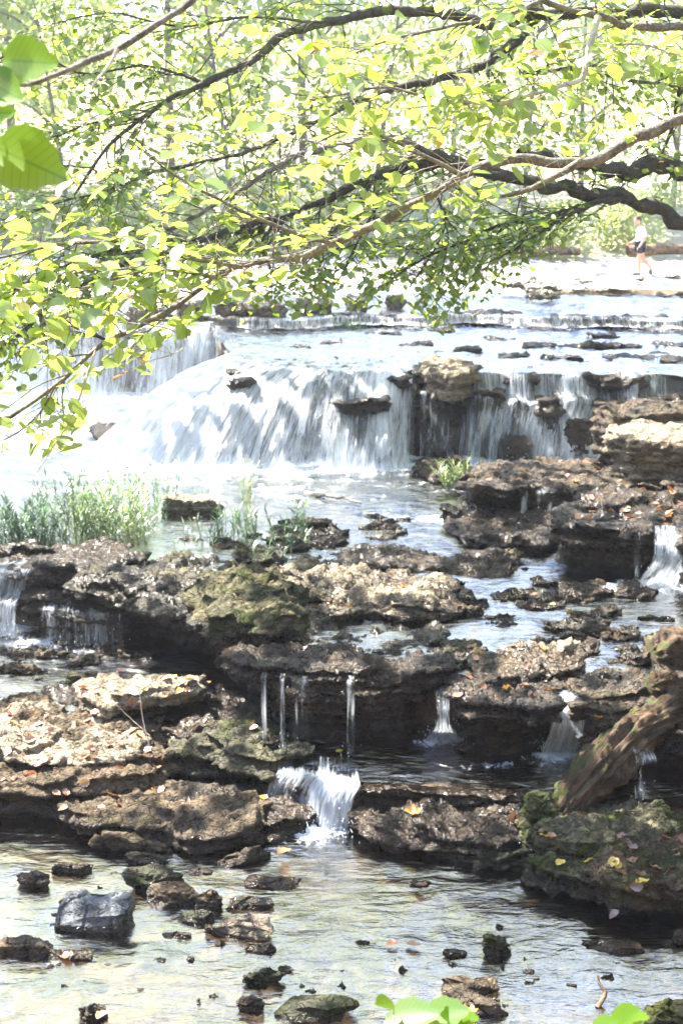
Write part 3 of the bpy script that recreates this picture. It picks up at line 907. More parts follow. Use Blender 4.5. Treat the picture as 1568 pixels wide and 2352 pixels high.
    # --- loose stones in the front pool : u v w_px h_px
    loose = [
        ('big bluish-grey angular block standing in the front pool', 213, 2140, 185, 80, 'rock_blue', .1, .9),
        ('long tan-topped stone below the rock apron', 300, 1962, 175, 50, 'rock', .1, .6),
        ('small tan stone with a green leaf below the long stone', 332, 1988, 85, 26, 'rock', .3, .4),
        ('dark round stone at the left of the front pool', 75, 2045, 78, 44, 'rock', .6, .3),
        ('dark flat stone left of the middle of the pool', 165, 2012, 90, 30, 'rock', .6, .3),
        ('dark moss-topped stone upstream of the brown pair', 342, 2050, 140, 50, 'rock_moss', .35, .4),
        ('knobbly brown stone of the pair in the pool', 400, 2085, 125, 45, 'rock', .2, .4),
        ('smooth domed brown stone of the pair in the pool', 478, 2088, 62, 52, 'rock', .1, .2),
        ('half-sunk green stone under the brown pair', 452, 2120, 80, 26, 'rock_moss', .5, .3),
        ('low dark stone right of the brown pair', 567, 2090, 110, 22, 'rock', .6, .3),
        ('pinkish rough flat stone in the stream', 550, 2155, 150, 38, 'rock_dry', .35, .4),
        ('thin dark sliver stone in the stream', 405, 2155, 62, 12, 'rock', .6, .3),
        ('water-swept stone with a leaf below the pinkish stone', 600, 2190, 75, 30, 'rock', .6, .3),
        ('rounded mossy stone in the lower middle of the stream', 605, 2268, 90, 50, 'rock_moss', .25, .3),
        ('upright dark stone near the bottom edge', 578, 2325, 55, 42, 'rock', .5, .4),
        ('long mossy stone at the bottom edge', 725, 2352, 190, 42, 'rock_moss', .3, .4),
        ('upright mossy thumb-shaped stone right of centre', 1142, 2196, 56, 58, 'rock_moss', .2, .4),
        ('small low dark stone left of the thumb-shaped stone', 1045, 2200, 52, 20, 'rock', .6, .3),
        ('brown knobbly stone near the bottom right', 1085, 2290, 130, 42, 'rock', .25, .5),
        ('pitted wet stone at the bottom below the knobbly stone', 1085, 2335, 150, 40, 'rock', .35, .5),
        ('mossy pale boulder at the bottom right corner', 1545, 2362, 120, 70, 'rock_moss', .0, .4),
        ('submerged flat stone right of the thumb-shaped stone', 1410, 2190, 130, 20, 'rock', .7, .4),
        ('dark stone cut by the right edge of the pool', 1575, 2170, 60, 40, 'rock', .5, .3),
        ('brown leafy stone cluster at the left edge of the pool', 55, 2200, 130, 48, 'rock', .3, .4),
        ('low stone trailing right of the leafy cluster', 150, 2208, 110, 20, 'rock', .5, .4),
        ('small pitted stone with a red leaf near the bottom left', 210, 2345, 60, 40, 'rock', .3, .4),
        ('dark jagged stone in front of the cascade pool', 570, 1860, 120, 60, 'rock_moss', .4, .4),
        ('low leafy stone at the tail of the gold puddles', 560, 1990, 110, 34, 'rock', .35, .4),
        ('submerged rock sill with riffle below the leafy stone', 620, 2042, 130, 16, 'rock', .8, .4),
        ('tiny stone with a red-brown leaf in the stream', 460, 2010, 50, 14, 'rock', .4, .3),
        ('sunken dark stone breaking the current in the wide channel', 960, 2038, 60, 16, 'rock', .8, .3),
        ('small rounded tan stone alone in the dark pool', 282, 1515, 32, 26, 'rock_dry', .1, .3),
        ('moss-capped dark stone at the head of the strip', 175, 1575, 60, 28, 'rock_moss', .2, .4),
        ('flat-topped brown rock in the reeds below the waterfall', 440, 1185, 150, 50, 'rock_dry', .15, .9),
    ]
    for k, (lb, u, v, wp, hp, mt, w0, bx) in enumerate(loose):
        z = 0.0
        if lb.startswith('small rounded tan') or lb.startswith('moss-capped'): z = .35
        if lb.startswith('flat-topped'): z = 1.0
        c = at_level(u, v, z)
        dep = c[1] * math.cos(PITCH) + (CAMZ - z) * math.sin(PITCH)
        w = wp / FOC * dep * (.9 if bx > .8 else 1.08)
        h = hp / FOC * dep * (.8 if bx > .8 else .82)
        big = w > .5
        stone(lb, u, v, z, w, h, w * (.45 if hp < 55 else .55), mat=mt, name='boulder' if big else 'stone', wet0=w0, seed=200 + k, boxy=bx, sub=6 if big else 5, sink=.5,
              moss=.7 if mt == 'rock_moss' else 0., rot=random.uniform(-.2, .2), lump=(.012 if 'bluish' in lb or 'domed' in lb else None))
    # low stones scattered over the puddled shelf
    rs = np.random.default_rng(77)
    zones = [(((1010, 1345), (1280, 1335), (1460, 1370), (1568, 1440), (1540, 1540), (1300, 1500), (1060, 1430)), 36, 'low dark wet stone among the puddles right of the pale rocks', 'stones among the shelf puddles', 1.0, (.18, .75)),
             (((980, 1500), (1140, 1470), (1500, 1520), (1500, 1590), (1330, 1575), (1000, 1545)), 22, 'low wet stone near the lip of the central ledge wall', 'stones at the lip of the ledge wall', 1.0, (.15, .5)),
             (((380, 1240), (700, 1180), (960, 1190), (1100, 1250), (900, 1265), (700, 1275), (420, 1262)), 26, 'small dark stone in the shallows between the reeds and the shelf', 'stones in the shallows by the reeds', 1.0, (.15, .6)),
             (((0, 1475), (240, 1480), (420, 1530), (330, 1590), (100, 1570), (0, 1560)), 26, 'dark stone in the rippling lower left pool', 'stones in the lower left pool', .35, (.12, .45)),
             (((1150, 1240), (1260, 1235), (1250, 1330), (1050, 1330), (1010, 1300)), 14, 'flat wet stone at the foot of the dark boulder ledge', 'stones below the boulder ledge', 1.0, (.2, .6)),
             (((1150, 690), (1560, 680), (1560, 610), (1250, 605)), 12, 'small pale stone lying on the sunlit far shelf', 'pale stones on the far shelf', 2.86, (.3, 1.1)),
             (((0, 2010), (60, 2300), (500, 2340), (1000, 2340), (1560, 2290), (1300, 2150), (700, 2000)), 42, 'tiny dark pebble breaking the surface of the front pool', 'pebbles in the front pool', .0, (.04, .11))]
    for zi, (poly, cnt, lb, grp, z, sz) in enumerate(zones):
        P = np.array(poly, float)
        for k in range(cnt):
            for _ in range(60):
                c = np.array([rs.uniform(P[:, 0].min(), P[:, 0].max()), rs.uniform(P[:, 1].min(), P[:, 1].max())])
                if inside(c, P): break
            w = sz[0] + (sz[1] - sz[0]) * rs.random() ** 2
            hh = w * rs.uniform(.07, .20)
            stone(lb, c[0], c[1], z, w, hh, w * rs.uniform(.4, .8), mat=rs.choice(['rock', 'rock', 'rock_moss']) if z < 2 else 'rock_far', wet0=rs.uniform(.2, .8) if z < 2 else -.6, seed=int(400 + zi * 90 + k), sub=5 if w > .25 else 4, group=grp, sink=.6, boxy=.3,
                  lump=.13 * w ** .8, name='stone' if w > .12 else 'pebble')
# ------------------------------------------------------------------ falling water
def interp_rows(rows, nu, nv):
    """rows: list of polylines (k,3) from top to bottom -> grid (nv,nu,3)"""
    R = np.array([catmull(r, nu) for r in rows])
    m = len(rows)
    out = np.empty((nv, nu, 3))
    for j in range(nu):
        out[:, j] = catmull(R[:, j], nv) if m > 2 else np.linspace(R[0, j], R[1, j], nv)
    return out


def fall(rows, dens, du=.03, dv=.04, seed=0, rough=.05, layers=2, lift=.03, label=None, spray=0):
    bag_V, bag_F, flows, dn = [], [], [], []
    n0 = 0
    W = np.linalg.norm(np.diff(catmull(rows[0], 40), axis=0), axis=1).sum()
    W = max(W, np.linalg.norm(np.diff(catmull(rows[-1], 40), axis=0), axis=1).sum())
    H = np.linalg.norm(np.diff(np.array([r[len(r) // 2] for r in rows]), axis=0), axis=1).sum()
    nu, nv = max(6, int(W / du)), max(8, int(H / dv))
    for L in range(layers):
        G = interp_rows(rows, nu, nv)
        U, T = np.meshgrid(np.linspace(0, W, nu), np.linspace(0, H, nv))
        u, t = U.ravel(), T.ravel()
        tt = t / H
        P = G.reshape(-1, 3)
        n = billow(np.stack([u * 5, t * .9, 0 * u + L * 9], 1), 4, seed + L) - .35
        n2 = fbm(np.stack([u * 2, t * 1.6, 0 * u + L * 5], 1), 3, seed + 7 + L)
        amp = rough * (.25 + tt)
        P = P + np.stack([.25 * n2 * amp, -n * amp * 2 - L * lift * (.3 + tt), n2 * amp * .8 + L * lift * .4], 1)
        if W > 3: P = P + np.stack([0 * u, .10 * fbm(np.stack([u * 1.7, 0 * u, 0 * u], 1), 3, seed), .05 * fbm(np.stack([u * 2.3, 0 * u, 0 * u], 1), 3, seed + 2)], 1) * sstep(.0, .3, tt)[:, None] * sstep(1, .8, tt)[:, None]
        s = u / W
        d = dens(s, tt) - (.12 * L)
        # soft edges at both ends of the curtain
        d = d - .35 * (1 - sstep(0, .03, s)) - .35 * sstep(.97, 1, s)
        bag_V.append(P); bag_F.append(grid_faces(nv, nu) + n0)
        flows.append(np.stack([u + 13 * L, t, 0 * u + seed], 1)); dn.append(d)
        n0 += len(P)
    if spray:
        rs = np.random.default_rng(seed + 5)
        base = catmull(rows[-1], 60)
        ico = np.array([[0, 0, 1], [.9, 0, -.3], [-.45, .8, -.3], [-.45, -.8, -.3]])
        fc = np.array([[0, 1, 2], [0, 2, 3], [0, 3, 1], [1, 3, 2]])
        for k in range(spray):
            c = base[rs.integers(0, 60)] + np.array([rs.normal(0, .06), -abs(rs.normal(0, .10)), abs(rs.normal(0, .10))])
            r = rs.uniform(.003, .010)
            bag_V.append(c + ico * r * np.array([1, 1, rs.uniform(1, 2.5)]))
            flows.append(np.zeros((4, 3))); dn.append(np.full(4, 1.5))
    V = np.vstack(bag_V)
    Fs = [np.vstack(bag_F)]
    if spray:
        Fs.append(np.vstack([fc + n0 + 4 * k for k in range(spray)]))
    me = mesh_np('waterfall', V, Fs)
    vattr(me, 'flow', np.vstack(flows))
    fattr(me, 'dens', np.concatenate(dn))
    o = add_obj('waterfall', me, M['fall'])
    tag(o, kind='structure')
    return o


def rows_px(spec):
    return [[at_level(u, v, z) for u, v, z in r] for r in spec]


def shift(row, dx=0, dy=0, dz=0):
    return [(p[0] + dx, p[1] + dy, p[2] + dz) for p in row]


def build_falls():
    # main fall
    top = [at_level(*q) for q in [(525, 812, 2.40), (560, 836, 2.40), (600, 848, 2.40), (700, 852, 2.40), (780, 854, 2.40), (870, 850, 2.40), (958, 838, 2.40)]]
    bot = [at_level(*q) for q in [(190, 1050, 1.02), (330, 1064, 1.02), (450, 1072, 1.02), (600, 1076, 1.02), (740, 1080, 1.02), (850, 1082, 1.02), (950, 1076, 1.02)]]
    T, B = np.array(top), np.array(bot)
    def mid(f, p=1.7):
        Q = T + (B - T) * f
        Q[:, 2] = T[:, 2] - (T[:, 2] - B[:, 2]) * f ** p
        return [tuple(q) for q in Q]
    rows = [shift(top, 0, 1.2, .01), shift(top, 0, .5, .015), top, mid(.3), mid(.6), mid(.85), bot, shift(bot, 0, -.35, -.03)]
    def d(s, t):
        base = .54 + .28 * sstep(.5, .0, s) * sstep(.2, .5, t) + .10 * sstep(.25, .0, s)
        base = base - .16 * sstep(.26, .10, t)                     # glassy above the lip
        diag = np.exp(-((s - (.97 - .28 * t)) / .085) ** 2)
        base = base + .30 * diag
        base = base - .40 * np.exp(-((s - .78) / .055) ** 2 - ((t - .62) / .13) ** 2)
        base = base - .07 * sstep(.5, .62, s) * sstep(.90, .82, s)
        base = base + .16 * sstep(.82, .95, t)
        return base
    fall(rows, d, .03, .045, 1, .05, 2, spray=500)
    # right-hand falls, in two tiers
    def tier(us, vz, extra=0):
        return [[at_level(u, v, z) for u in us] for v, z in vz]
    us = [1078, 1100, 1120, 1150, 1180, 1210, 1240, 1270, 1300, 1340, 1380, 1420, 1460, 1510, 1568, 1640, 1720]
    t0 = [at_level(u, 859 + 3 * math.sin(i * 1.7), 2.39) for i, u in enumerate(us)]
    rj = np.random.default_rng(8)
    us = us
    e1 = [(p[0], p[1] - .15 - rj.uniform(-.08, .08), 2.08 + rj.uniform(-.09, .07)) for p in t0]
    e2 = [(p[0], p[1] - .3 - rj.uniform(-.1, .1), q[2] - rj.uniform(.02, .14)) for p, q in zip(t0, e1)]
    b0 = [at_level(u, 1064, 1.03) for u in (1065, 1085, 1105, 1138, 1170, 1200, 1230, 1260, 1290, 1320, 1345, 1370, 1395, 1412, 1430, 1510, 1600)]
    B = np.array(b0)
    m1 = np.array(e2) * .65 + B * .35; m1[:, 2] = 1.78
    m2 = np.array(e2) * .4 + B * .6; m2[:, 2] = 1.58
    m3 = np.array(e2) * .12 + B * .88; m3[:, 2] = 1.40
    def d2(s, t):
        base = .47 + .25 * fbm(np.stack([s * 14, t * 1.5, s * 0], 1), 3, 5)
        base = base - .08 * sstep(.2, .08, t)
        base = base - .10 * np.exp(-((t - .42) / .05) ** 2)
        base = base + .16 * np.exp(-((s - .50) / .06) ** 2) + .18 * sstep(.85, 1., t)
        base = base + .15 * sstep(.6, .66, s) * sstep(.5, .6, t)
        base = base - .30 * sstep(.80, .86, s)
        return base
    fall([shift(t0, 0, .8, .01), shift(t0, 0, .1, .02), e1, e2, [tuple(q) for q in m1], [tuple(q) for q in m2], [tuple(q) for q in m3], b0, shift(b0, 0, -.25, -.03)], d2, .03, .04, 11, .04, 2, spray=350)
    # drips in front of the dark block between the falls
    a = [at_level(u, 905, 2.05) for u in (960, 1010, 1060, 1085)]
    b = [(p[0], p[1] - .12, 1.03) for p in a]
    fall([shift(a, 0, .3, .02), a, shift(b, 0, .02, .5), b], lambda s, t: .34 + .12 * sstep(.5, 1, s) + 0 * t, .03, .05, 15, .02, 1)
    # the far left falls
    a = [at_level(u, 752, 2.62) for u in (-60, 80, 200, 300, 400, 470, 525)]
    b = [(p[0] - .1, p[1] - .55, 1.04) for p in a]
    fall([shift(a, 0, 1, .01), a, [((p[0] + q[0]) / 2, (p[1] + q[1]) / 2, 2.0) for p, q in zip(a, b)], b], lambda s, t: .46 + .25 * t + .3 * fbm(np.stack([s * 9, t * .8, s * 0], 1), 2, 3) - .25 * np.exp(-((s - .93) / .07) ** 2), .05, .07, 17, .06, 2, spray=200)
    # shallow step right across the far rapids
    xs = np.linspace(-2.4, 9.5, 26)
    a = [(x, 30.0 + .5 * math.sin(x * .7) + .25 * math.sin(x * 2.3 + 1), 2.64) for x in xs]
    fall([shift(a, 0, .5, .0), a, shift(a, 0, -.12, -.14), shift(a, 0, -.3, -.17)], lambda s, t: .42 + .15 * t + .12 * fbm(np.stack([s * 20, t, s * 0], 1), 2, 9), .05, .05, 19, .03, 1)
    xs = np.linspace(-14, 5, 30)
    a = [(x, float(EDGE5(np.array([x]))[0]) - .05, 2.80) for x in xs]
    fall([shift(a, 0, .8, .0), a, shift(a, 0, -.3, -.14), shift(a, 0, -.8, -.17)], lambda s, t: .55 + .15 * t, .07, .07, 20, .04, 1)
    # cascade beside the right-edge boulder
    a = [at_level(u, 1232, 1.60) for u in (1500, 1530, 1560, 1580)]
    b = [at_level(u, 1350, 1.02) for u in (1455, 1490, 1520, 1550)]
    fall([shift(a, .1, .5, .0), a, [((p[0] * .6 + q[0] * .4), p[1] - .25, 1.4) for p, q in zip(a, b)], b], lambda s, t: .42 + .2 * t - .1 * sstep(.4, 0, s), .018, .025, 21, .05, 2, spray=160)
    # thin trickles from the leaf-strewn ledge
    for (u, w, v0, z0, z1, dd, sd) in [(1202, 9, 1128, 1.52, 1.12, .56, 22), (1250, 22, 1130, 1.52, 1.14, .36, 23), (1462, 8, 1228, 1.57, 1.02, .5, 24), (1075, 10, 1128, 1.5, 1.15, .3, 25)]:
        a = [at_level(u - w, v0, z0), at_level(u, v0, z0), at_level(u + w, v0, z0)]
        b = [(p[0], p[1] - .1, z1) for p in a]
        fall([shift(a, 0, .2, .02), shift(a, 0, -.02, 0), shift(b, 0, .03, .2), b], lambda s, t, dd=dd: dd - .06 + .3 * fbm(np.stack([s * 2, t * 3 + dd * 30, s * 0], 1), 2, 3), .012, .03, sd, .012, 1, spray=14)
    # left edge stream
    a = [at_level(u, 1312, 1.06) for u in (-30, 10, 40, 72)]
    b = [at_level(u, 1462, .37) for u in (-75, -30, 10, 40)]
    m = [((p[0] + q[0]) / 2 - .02, (p[1] + q[1]) / 2 + .12, .80) for p, q in zip(a, b)]
    fall([shift(a, .1, .5, .0), a, m, shift(m, -.04, -.18, -.08), b], lambda s, t: .38 + .2 * t, .015, .025, 26, .04, 2, spray=160)
    a = [at_level(u, v, 1.0) for u, v in ((110, 1322), (150, 1328), (190, 1332), (240, 1336), (290, 1340))]
    a = [(p[0], 15.14 - .04 * i, .78) for i, p in enumerate(a)]
    b = [(p[0], p[1] - .08, .37) for p in a]
    fall([shift(a, 0, .3, .0), shift(a, 0, -.05, -.02), shift(b, 0, .03, .25), b], lambda s, t: .37 + .12 * np.exp(-((s - .15) / .05) ** 2) + .05 * np.exp(-((s - .75) / .1) ** 2), .014, .03, 27, .02, 1, spray=60)
    # drips of the central wall
    for (u, w, v0, v1, dd, sd) in [(606, 7, 1560, 1620, .56, 28), (648, 7, 1568, 1650, .54, 29), (690, 20, 1570, 1660, .34, 30), (805, 10, 1572, 1690, .48, 31), (1480, 25, 1740, 1800, .42, 33)]:
        z0 = 1.0 if v0 < 1700 else (.70 if sd == 33 else .36)
        z1 = .36 if v0 < 1790 else .02
        yy = at_level(u, v0, z0)
        a = [at_level(u - w, v0, z0), yy, at_level(u + w, v0, z0)]
        b = [(p[0], p[1] - .06, z1) for p in a]
        fall([shift(a, 0, .15, .03), shift(a, 0, -.05, 0), shift(b, 0, .02, .2), b], lambda s, t, dd=dd: dd - .10 + .30 * fbm(np.stack([s * 2, t * 3 + dd * 30, s * 0], 1), 2, 3), .008, .02, sd, .010, 1, spray=10)
    # two small falls of the central wall
    a = [at_level(u, 1602, .92) for u in (1000, 1011, 1022, 1032)]
    b = [at_level(u, 1700, .37) for u in (975, 1000, 1030, 1062)]
    m = [(p[0], p[1] - .12, .72) for p in a]
    fall([shift(a, 0, .35, .03), a, m, b], lambda s, t: .40 + .24 * sstep(.5, 1, t) - .3 * sstep(.3, .0, t), .01, .018, 41, .035, 2, spray=150)
    a = [at_level(u, 1606, .93) for u in (1262, 1285, 1310, 1338)]
    b = [at_level(u, 1728, .37) for u in (1242, 1268, 1296, 1326)]
    m = [(p[0] - .01, p[1] - .16, .74) for p in a]
    fall([shift(a, .1, .6, .02), shift(a, .03, .2, .02), a, m, b], lambda s, t: .36 + .26 * sstep(.25, .55, t) - .3 * sstep(.25, .0, t) + .12 * sstep(.8, 1, t), .01, .018, 43, .035, 2, spray=200)
    # cascade from the middle pool in two lobes
    a = [at_level(u, v, .37) for u, v in ((635, 1772), (665, 1778), (700, 1785), (740, 1788), (790, 1796), (828, 1806))]
    b = [at_level(u, v, .01) for u, v in ((600, 1852), (640, 1858), (672, 1862), (715, 1890), (760, 1900), (800, 1898))]
    m = [(p[0] * .45 + q[0] * .55, p[1] * .45 + q[1] * .55 - .02, .25) for p, q in zip(a, b)]
    def dc(s, t):
        return .50 + .12 * t - .28 * sstep(.28, .1, t) - .12 * np.exp(-((s - .42) / .05) ** 2) * sstep(.3, .5, t) + .10 * sstep(.5, .6, s) + .12 * sstep(.8, 1, t)
    fall([shift(a, 0, .5, -.01), shift(a, 0, .12, .005), a, m, b, shift(b, 0, -.12, -.02)], dc, .010, .014, 45, .05, 2, spray=260)
# ------------------------------------------------------------------ foliage
def leaf_shape(kind):
    """vertices (x along leaf 0..1, y across, z) and quads/tris"""
    if kind == 'big':
        xs = np.array([0, .06, .16, .28, .40, .52, .64, .75, .85, .93, 1.0])
        w = np.array([0, .15, .27, .335, .36, .345, .30, .235, .155, .07, 0])
        V, F = [], []
        for i, (x, h) in enumerate(zip(xs, w)):
            j = .018 if i % 2 else -.008
            V += [(x, 0, 0), (x - .01, h * .55, h * .10), (x + j * 1.2, h + j, h * .20), (x - .01, -h * .55, h * .10), (x + j * 1.2, -h - j, h * .20)]
        for i in range(len(xs) - 1):
            a, b = i * 5, i * 5 + 5
            F += [(a, b, b + 1, a + 1), (a + 1, b + 1, b + 2, a + 2), (a, a + 3, b + 3, b), (a + 3, a + 4, b + 4, b + 3)]
    elif kind == 'lobed':
        out = [(0, 0), (-.02, .10), (.06, .24), (.20, .30), (.25, .40), (.36, .37), (.43, .29), (.54, .33), (.66, .25), (.72, .17), (.84, .12), (1.0, 0)]
        V, F = [], []
        for x, h in out:
            V += [(x if h else x, 0, 0), (x, h, h * .22), (x, -h, h * .22)]
        for i in range(len(out) - 1):
            a, b = i * 3, i * 3 + 3
            F += [(a, b, b + 1, a + 1), (a, a + 2, b + 2, b)]
    elif kind == 'oval':
        xs = [0, .12, .32, .55, .78, 1.0]; w = [0, .20, .33, .33, .20, 0]
        V, F = [], []
        for x, h in zip(xs, w):
            V += [(x, 0, -.10 * x * x), (x, h, h * .2 - .10 * x * x), (x, -h, h * .2 - .10 * x * x)]
        for i in range(len(xs) - 1):
            a, b = i * 3, i * 3 + 3
            F += [(a, b, b + 1, a + 1), (a, a + 2, b + 2, b)]
    elif kind == 'small':
        V = [(0, 0, 0), (.35, .27, .03), (.75, .20, 0), (1, 0, -.06), (.75, -.20, 0), (.35, -.27, .03)]
        F = [(0, 1, 5, 0), ]
        return np.array(V), np.array([(0, 5, 4, 3), (0, 3, 2, 1)])
    elif kind == 'blade':
        V = [(0, -.03, 0), (0, .03, 0), (.35, .05, .04), (.35, -.05, .04), (.7, .035, .02), (.7, -.035, .02), (1, 0, -.08), (1, 0.004, -.08)]
        return np.array(V), np.array([(0, 3, 2, 1), (3, 5, 4, 2), (5, 6, 7, 4)])
    return np.array(V, float), np.array(F)


def leaves_bag(bag, kind, P, D, N, S, tint, ow=None):
    """P positions, D leaf direction, N face normal, S length"""
    T, F = leaf_shape(kind)
    P, D, N = [np.asarray(a, float) for a in (P, D, N)]
    S = np.asarray(S, float)
    D = D / (np.linalg.norm(D, axis=1)[:, None] + 1e-9)
    Y = np.cross(N, D); Y /= np.linalg.norm(Y, axis=1)[:, None] + 1e-9
    Z = np.cross(D, Y)
    k = len(T)
    ow = np.ones(len(P)) if ow is None else ow
    V = P[:, None] + S[:, None, None] * (D[:, None] * T[None, :, 0:1] + Y[:, None] * T[None, :, 1:2] * ow[:, None, None] + Z[:, None] * T[None, :, 2:3])
    FF = (F[None] + (np.arange(len(P)) * k)[:, None, None]).reshape(-1, F.shape[1])
    bag.add(V.reshape(-1, 3), FF, tint=np.repeat(tint, k), lx=np.tile(T[:, 0], len(P)), ly=np.tile(T[:, 1], len(P)))


MASK_X = [-200, 0, 100, 190, 205, 370, 430, 470, 520, 620, 700, 800, 900, 960, 1000, 1060, 1110, 1200, 1290, 1380, 1470, 1568, 1800]
MASK_A = [1080, 1075, 1085, 1050, 880, 865, 800, 760, 700, 665, 640, 600, 560, 540, 510, 500, 490, 440, 430, 420, 400, 390, 400]
MASK_B = [930, 920, 880, 860, 800, 760, 700, 720, 745, 745, 745, 735, 700, 740, 790, 760, 715, 640, 600, 545, 470, 470, 480]


AVOID = [[(1568, 265), (1480, 300), (1400, 352), (1330, 377), (1190, 366), (1100, 390), (1000, 440), (900, 495), (760, 560), (690, 590), (560, 612), (500, 636), (400, 705), (330, 742), (220, 805), (130, 885), (0, 972)],
         [(1568, 520), (1500, 482), (1430, 455), (1330, 440), (1240, 425), (1150, 402), (1040, 372), (960, 340)],
         [(1020, 375), (930, 385), (860, 405), (800, 430), (720, 472), (660, 502), (590, 530), (480, 545)],
         [(1100, 160), (980, 188), (880, 215), (800, 242), (700, 290), (640, 322), (560, 350), (470, 372)],
         [(800, 335), (700, 352), (640, 380), (590, 412), (490, 472), (400, 522)],
         [(1120, 52), (1000, 35), (870, 30), (740, 52), (650, 85), (600, 122), (540, 160), (470, 190), (400, 222), (330, 270), (250, 335), (170, 450)],
         [(440, 0), (380, 45), (280, 110), (200, 142), (130, 170), (50, 195)]]
_AV = np.vstack([catmull(a, 90) for a in AVOID])


def near_bough(u, v, r):
    return (np.hypot(_AV[:, 0] - u, _AV[:, 1] - v) < r).any()


def twig_path(rs, p, d, L, n=7, wig=.25, droop=.12):
    pts = [np.array(p, float)]
    d = np.array(d, float); d /= np.linalg.norm(d) + 1e-9
    for i in range(n):
        d = d + rs.normal(0, wig, 3) * .4 + np.array([0, 0, -droop * .3])
        d /= np.linalg.norm(d)
        pts.append(pts[-1] + d * L / n)
    return np.array(pts)


def dress_limb(rs, path, rad, wood, out, n1, L1, n2, L2, gap, size, spread=.9, tmin=.0, mask=None, fwd=.7, thick=.5, droop=.15, zbias=.0):
    """grow side twigs with alternate leaves on a limb"""
    n = len(path)
    T = np.gradient(path, axis=0); T /= np.linalg.norm(T, axis=1)[:, None]
    for k in range(n1):
        t = tmin + (1 - tmin) * ((k + rs.random()) / n1)
        i = min(n - 1, int(t * (n - 1)))
        side = np.array([rs.normal(0, 1), rs.normal(0, 1), rs.normal(zbias, .55)])
        d = T[i] * fwd + side / np.linalg.norm(side) * spread
        p1 = twig_path(rs, path[i], d, L1 * rs.uniform(.5, 1.1), 7, .3, droop)
        r1 = min(rad[i] * thick, L1 * .008)
        twigs = [(p1, r1)]
        T1 = np.gradient(p1, axis=0)
        for j in range(n2):
            q = rs.integers(1, len(p1))
            sd = np.array([rs.normal(0, 1), rs.normal(0, 1), rs.normal(0, .45)])
            d2 = T1[q] / np.linalg.norm(T1[q]) * .7 + sd / np.linalg.norm(sd) * .8
            twigs.append((twig_path(rs, p1[q], d2, L2 * rs.uniform(.5, 1.1), 5, .35, droop), r1 * .55))
        for pth, r in twigs:
            if mask is not None:
                u, v = project(pth)
                if np.any(v > np.interp(u, MASK_X, mask) - 6): continue
            V, F = tube(pth, np.linspace(r, r * .35, len(pth)), 4)
            wood.add(V, F)
            seg = np.linalg.norm(np.diff(pth, axis=0), axis=1).sum()
            m = max(2, int(seg / gap))
            for j in range(m):
                f = (j + 1) / m
                x = f * (len(pth) - 1)
                a = min(int(x), len(pth) - 2)
                p = pth[a] + (pth[a + 1] - pth[a]) * (x - a)
                td = pth[a + 1] - pth[a]; td /= np.linalg.norm(td)
                sdv = np.cross(td, [0, 0, 1.0]); sdv /= np.linalg.norm(sdv) + 1e-9
                sg = 1 if j % 2 else -1
                dd = td * .6 + sdv * sg * .9 + rs.normal(0, .25, 3) + np.array([0, 0, -.25])
                nn = np.array([0, 0, 1.0]) + rs.normal(0, .38, 3)
                s = size * rs.uniform(.55, 1.2)
                tip = p + dd / np.linalg.norm(dd) * s
                if mask is not None:
                    u, v = project(np.array([tip, p]))
                    if (v > np.interp(u, MASK_X, mask)).any(): continue
                    if rs.random() < .72 and near_bough(u.mean(), v.mean(), 24): continue
                out.append((p, dd, nn, s))


def make_limb(tree, px, dist, r0, r1, mat, leafmat, kind, seed, n1=0, L1=.6, n2=3, L2=.35, gap=.05, size=.08, mask=None, tint=(0, .92), knobs=.12, name='limb', tmin=0., fwd=.7, droop=.15, spread=.9, label=None, zbias=0.):
    rs = np.random.default_rng(seed)
    k = len(px)
    ds = np.interp(np.linspace(0, 1, k), np.linspace(0, 1, len(dist)), dist)
    W = np.array([at_dist(u, v, y) for (u, v), y in zip(px, ds)])
    n = max(16, k * 7)
    path = catmull(W, n)
    f = np.linspace(0, 1, n)
    rad = r0 * (1 - f) + r1 * f
    path = path + (fbm(path * 5 + seed, 2, seed)[:, None] * np.array([.5, .5, 1.0])) * rad[:, None] * 1.2
    rad = rad * (1 + knobs * fbm(path * 9 + seed, 2, seed + 1) * 2)
    wood = Bag()
    V, F = tube(path, rad, 10)
    V = V + 0.12 * rad.repeat(10)[:, None] * perlin(V * 40, seed)[:, None] * rs.normal(0, 1, 3)[None] * .6
    wood.add(V, F)
    out = []
    if n1:
        dress_limb(rs, path, rad, wood, out, n1, L1, n2, L2, gap, size, spread, tmin, mask, fwd, .5, droop, zbias)
    o = add_obj(name, wood.mesh(name), mat, tree)
    if label: o['label'] = label
    if out:
        b = Bag()
        ti = rs.beta(1.6, 1.6, len(out)) * (tint[1] - tint[0]) + tint[0]
        odd = rs.random(len(out)) < .022
        ti[odd] = rs.uniform(.95, 1.0, odd.sum())
        kk = kind if isinstance(kind, list) else [kind]
        which = rs.integers(0, len(kk), len(out))
        for w, kd in enumerate(kk):
            ix = np.where(which == w)[0]
            if len(ix):
                leaves_bag(b, kd, [out[i][0] for i in ix], [out[i][1] for i in ix], [out[i][2] for i in ix], [out[i][3] for i in ix], ti[ix], rs.uniform(.8, 1.2, len(ix)))
        me = b.mesh('foliage')
        lo = bpy.data.objects.new('foliage', me)
        COL.objects.link(lo)
        me.materials.append(leafmat)
        me.transform(Matrix.Translation(-Vector(tree.location)))
        lo.parent = o
    return path, rad, len(out)


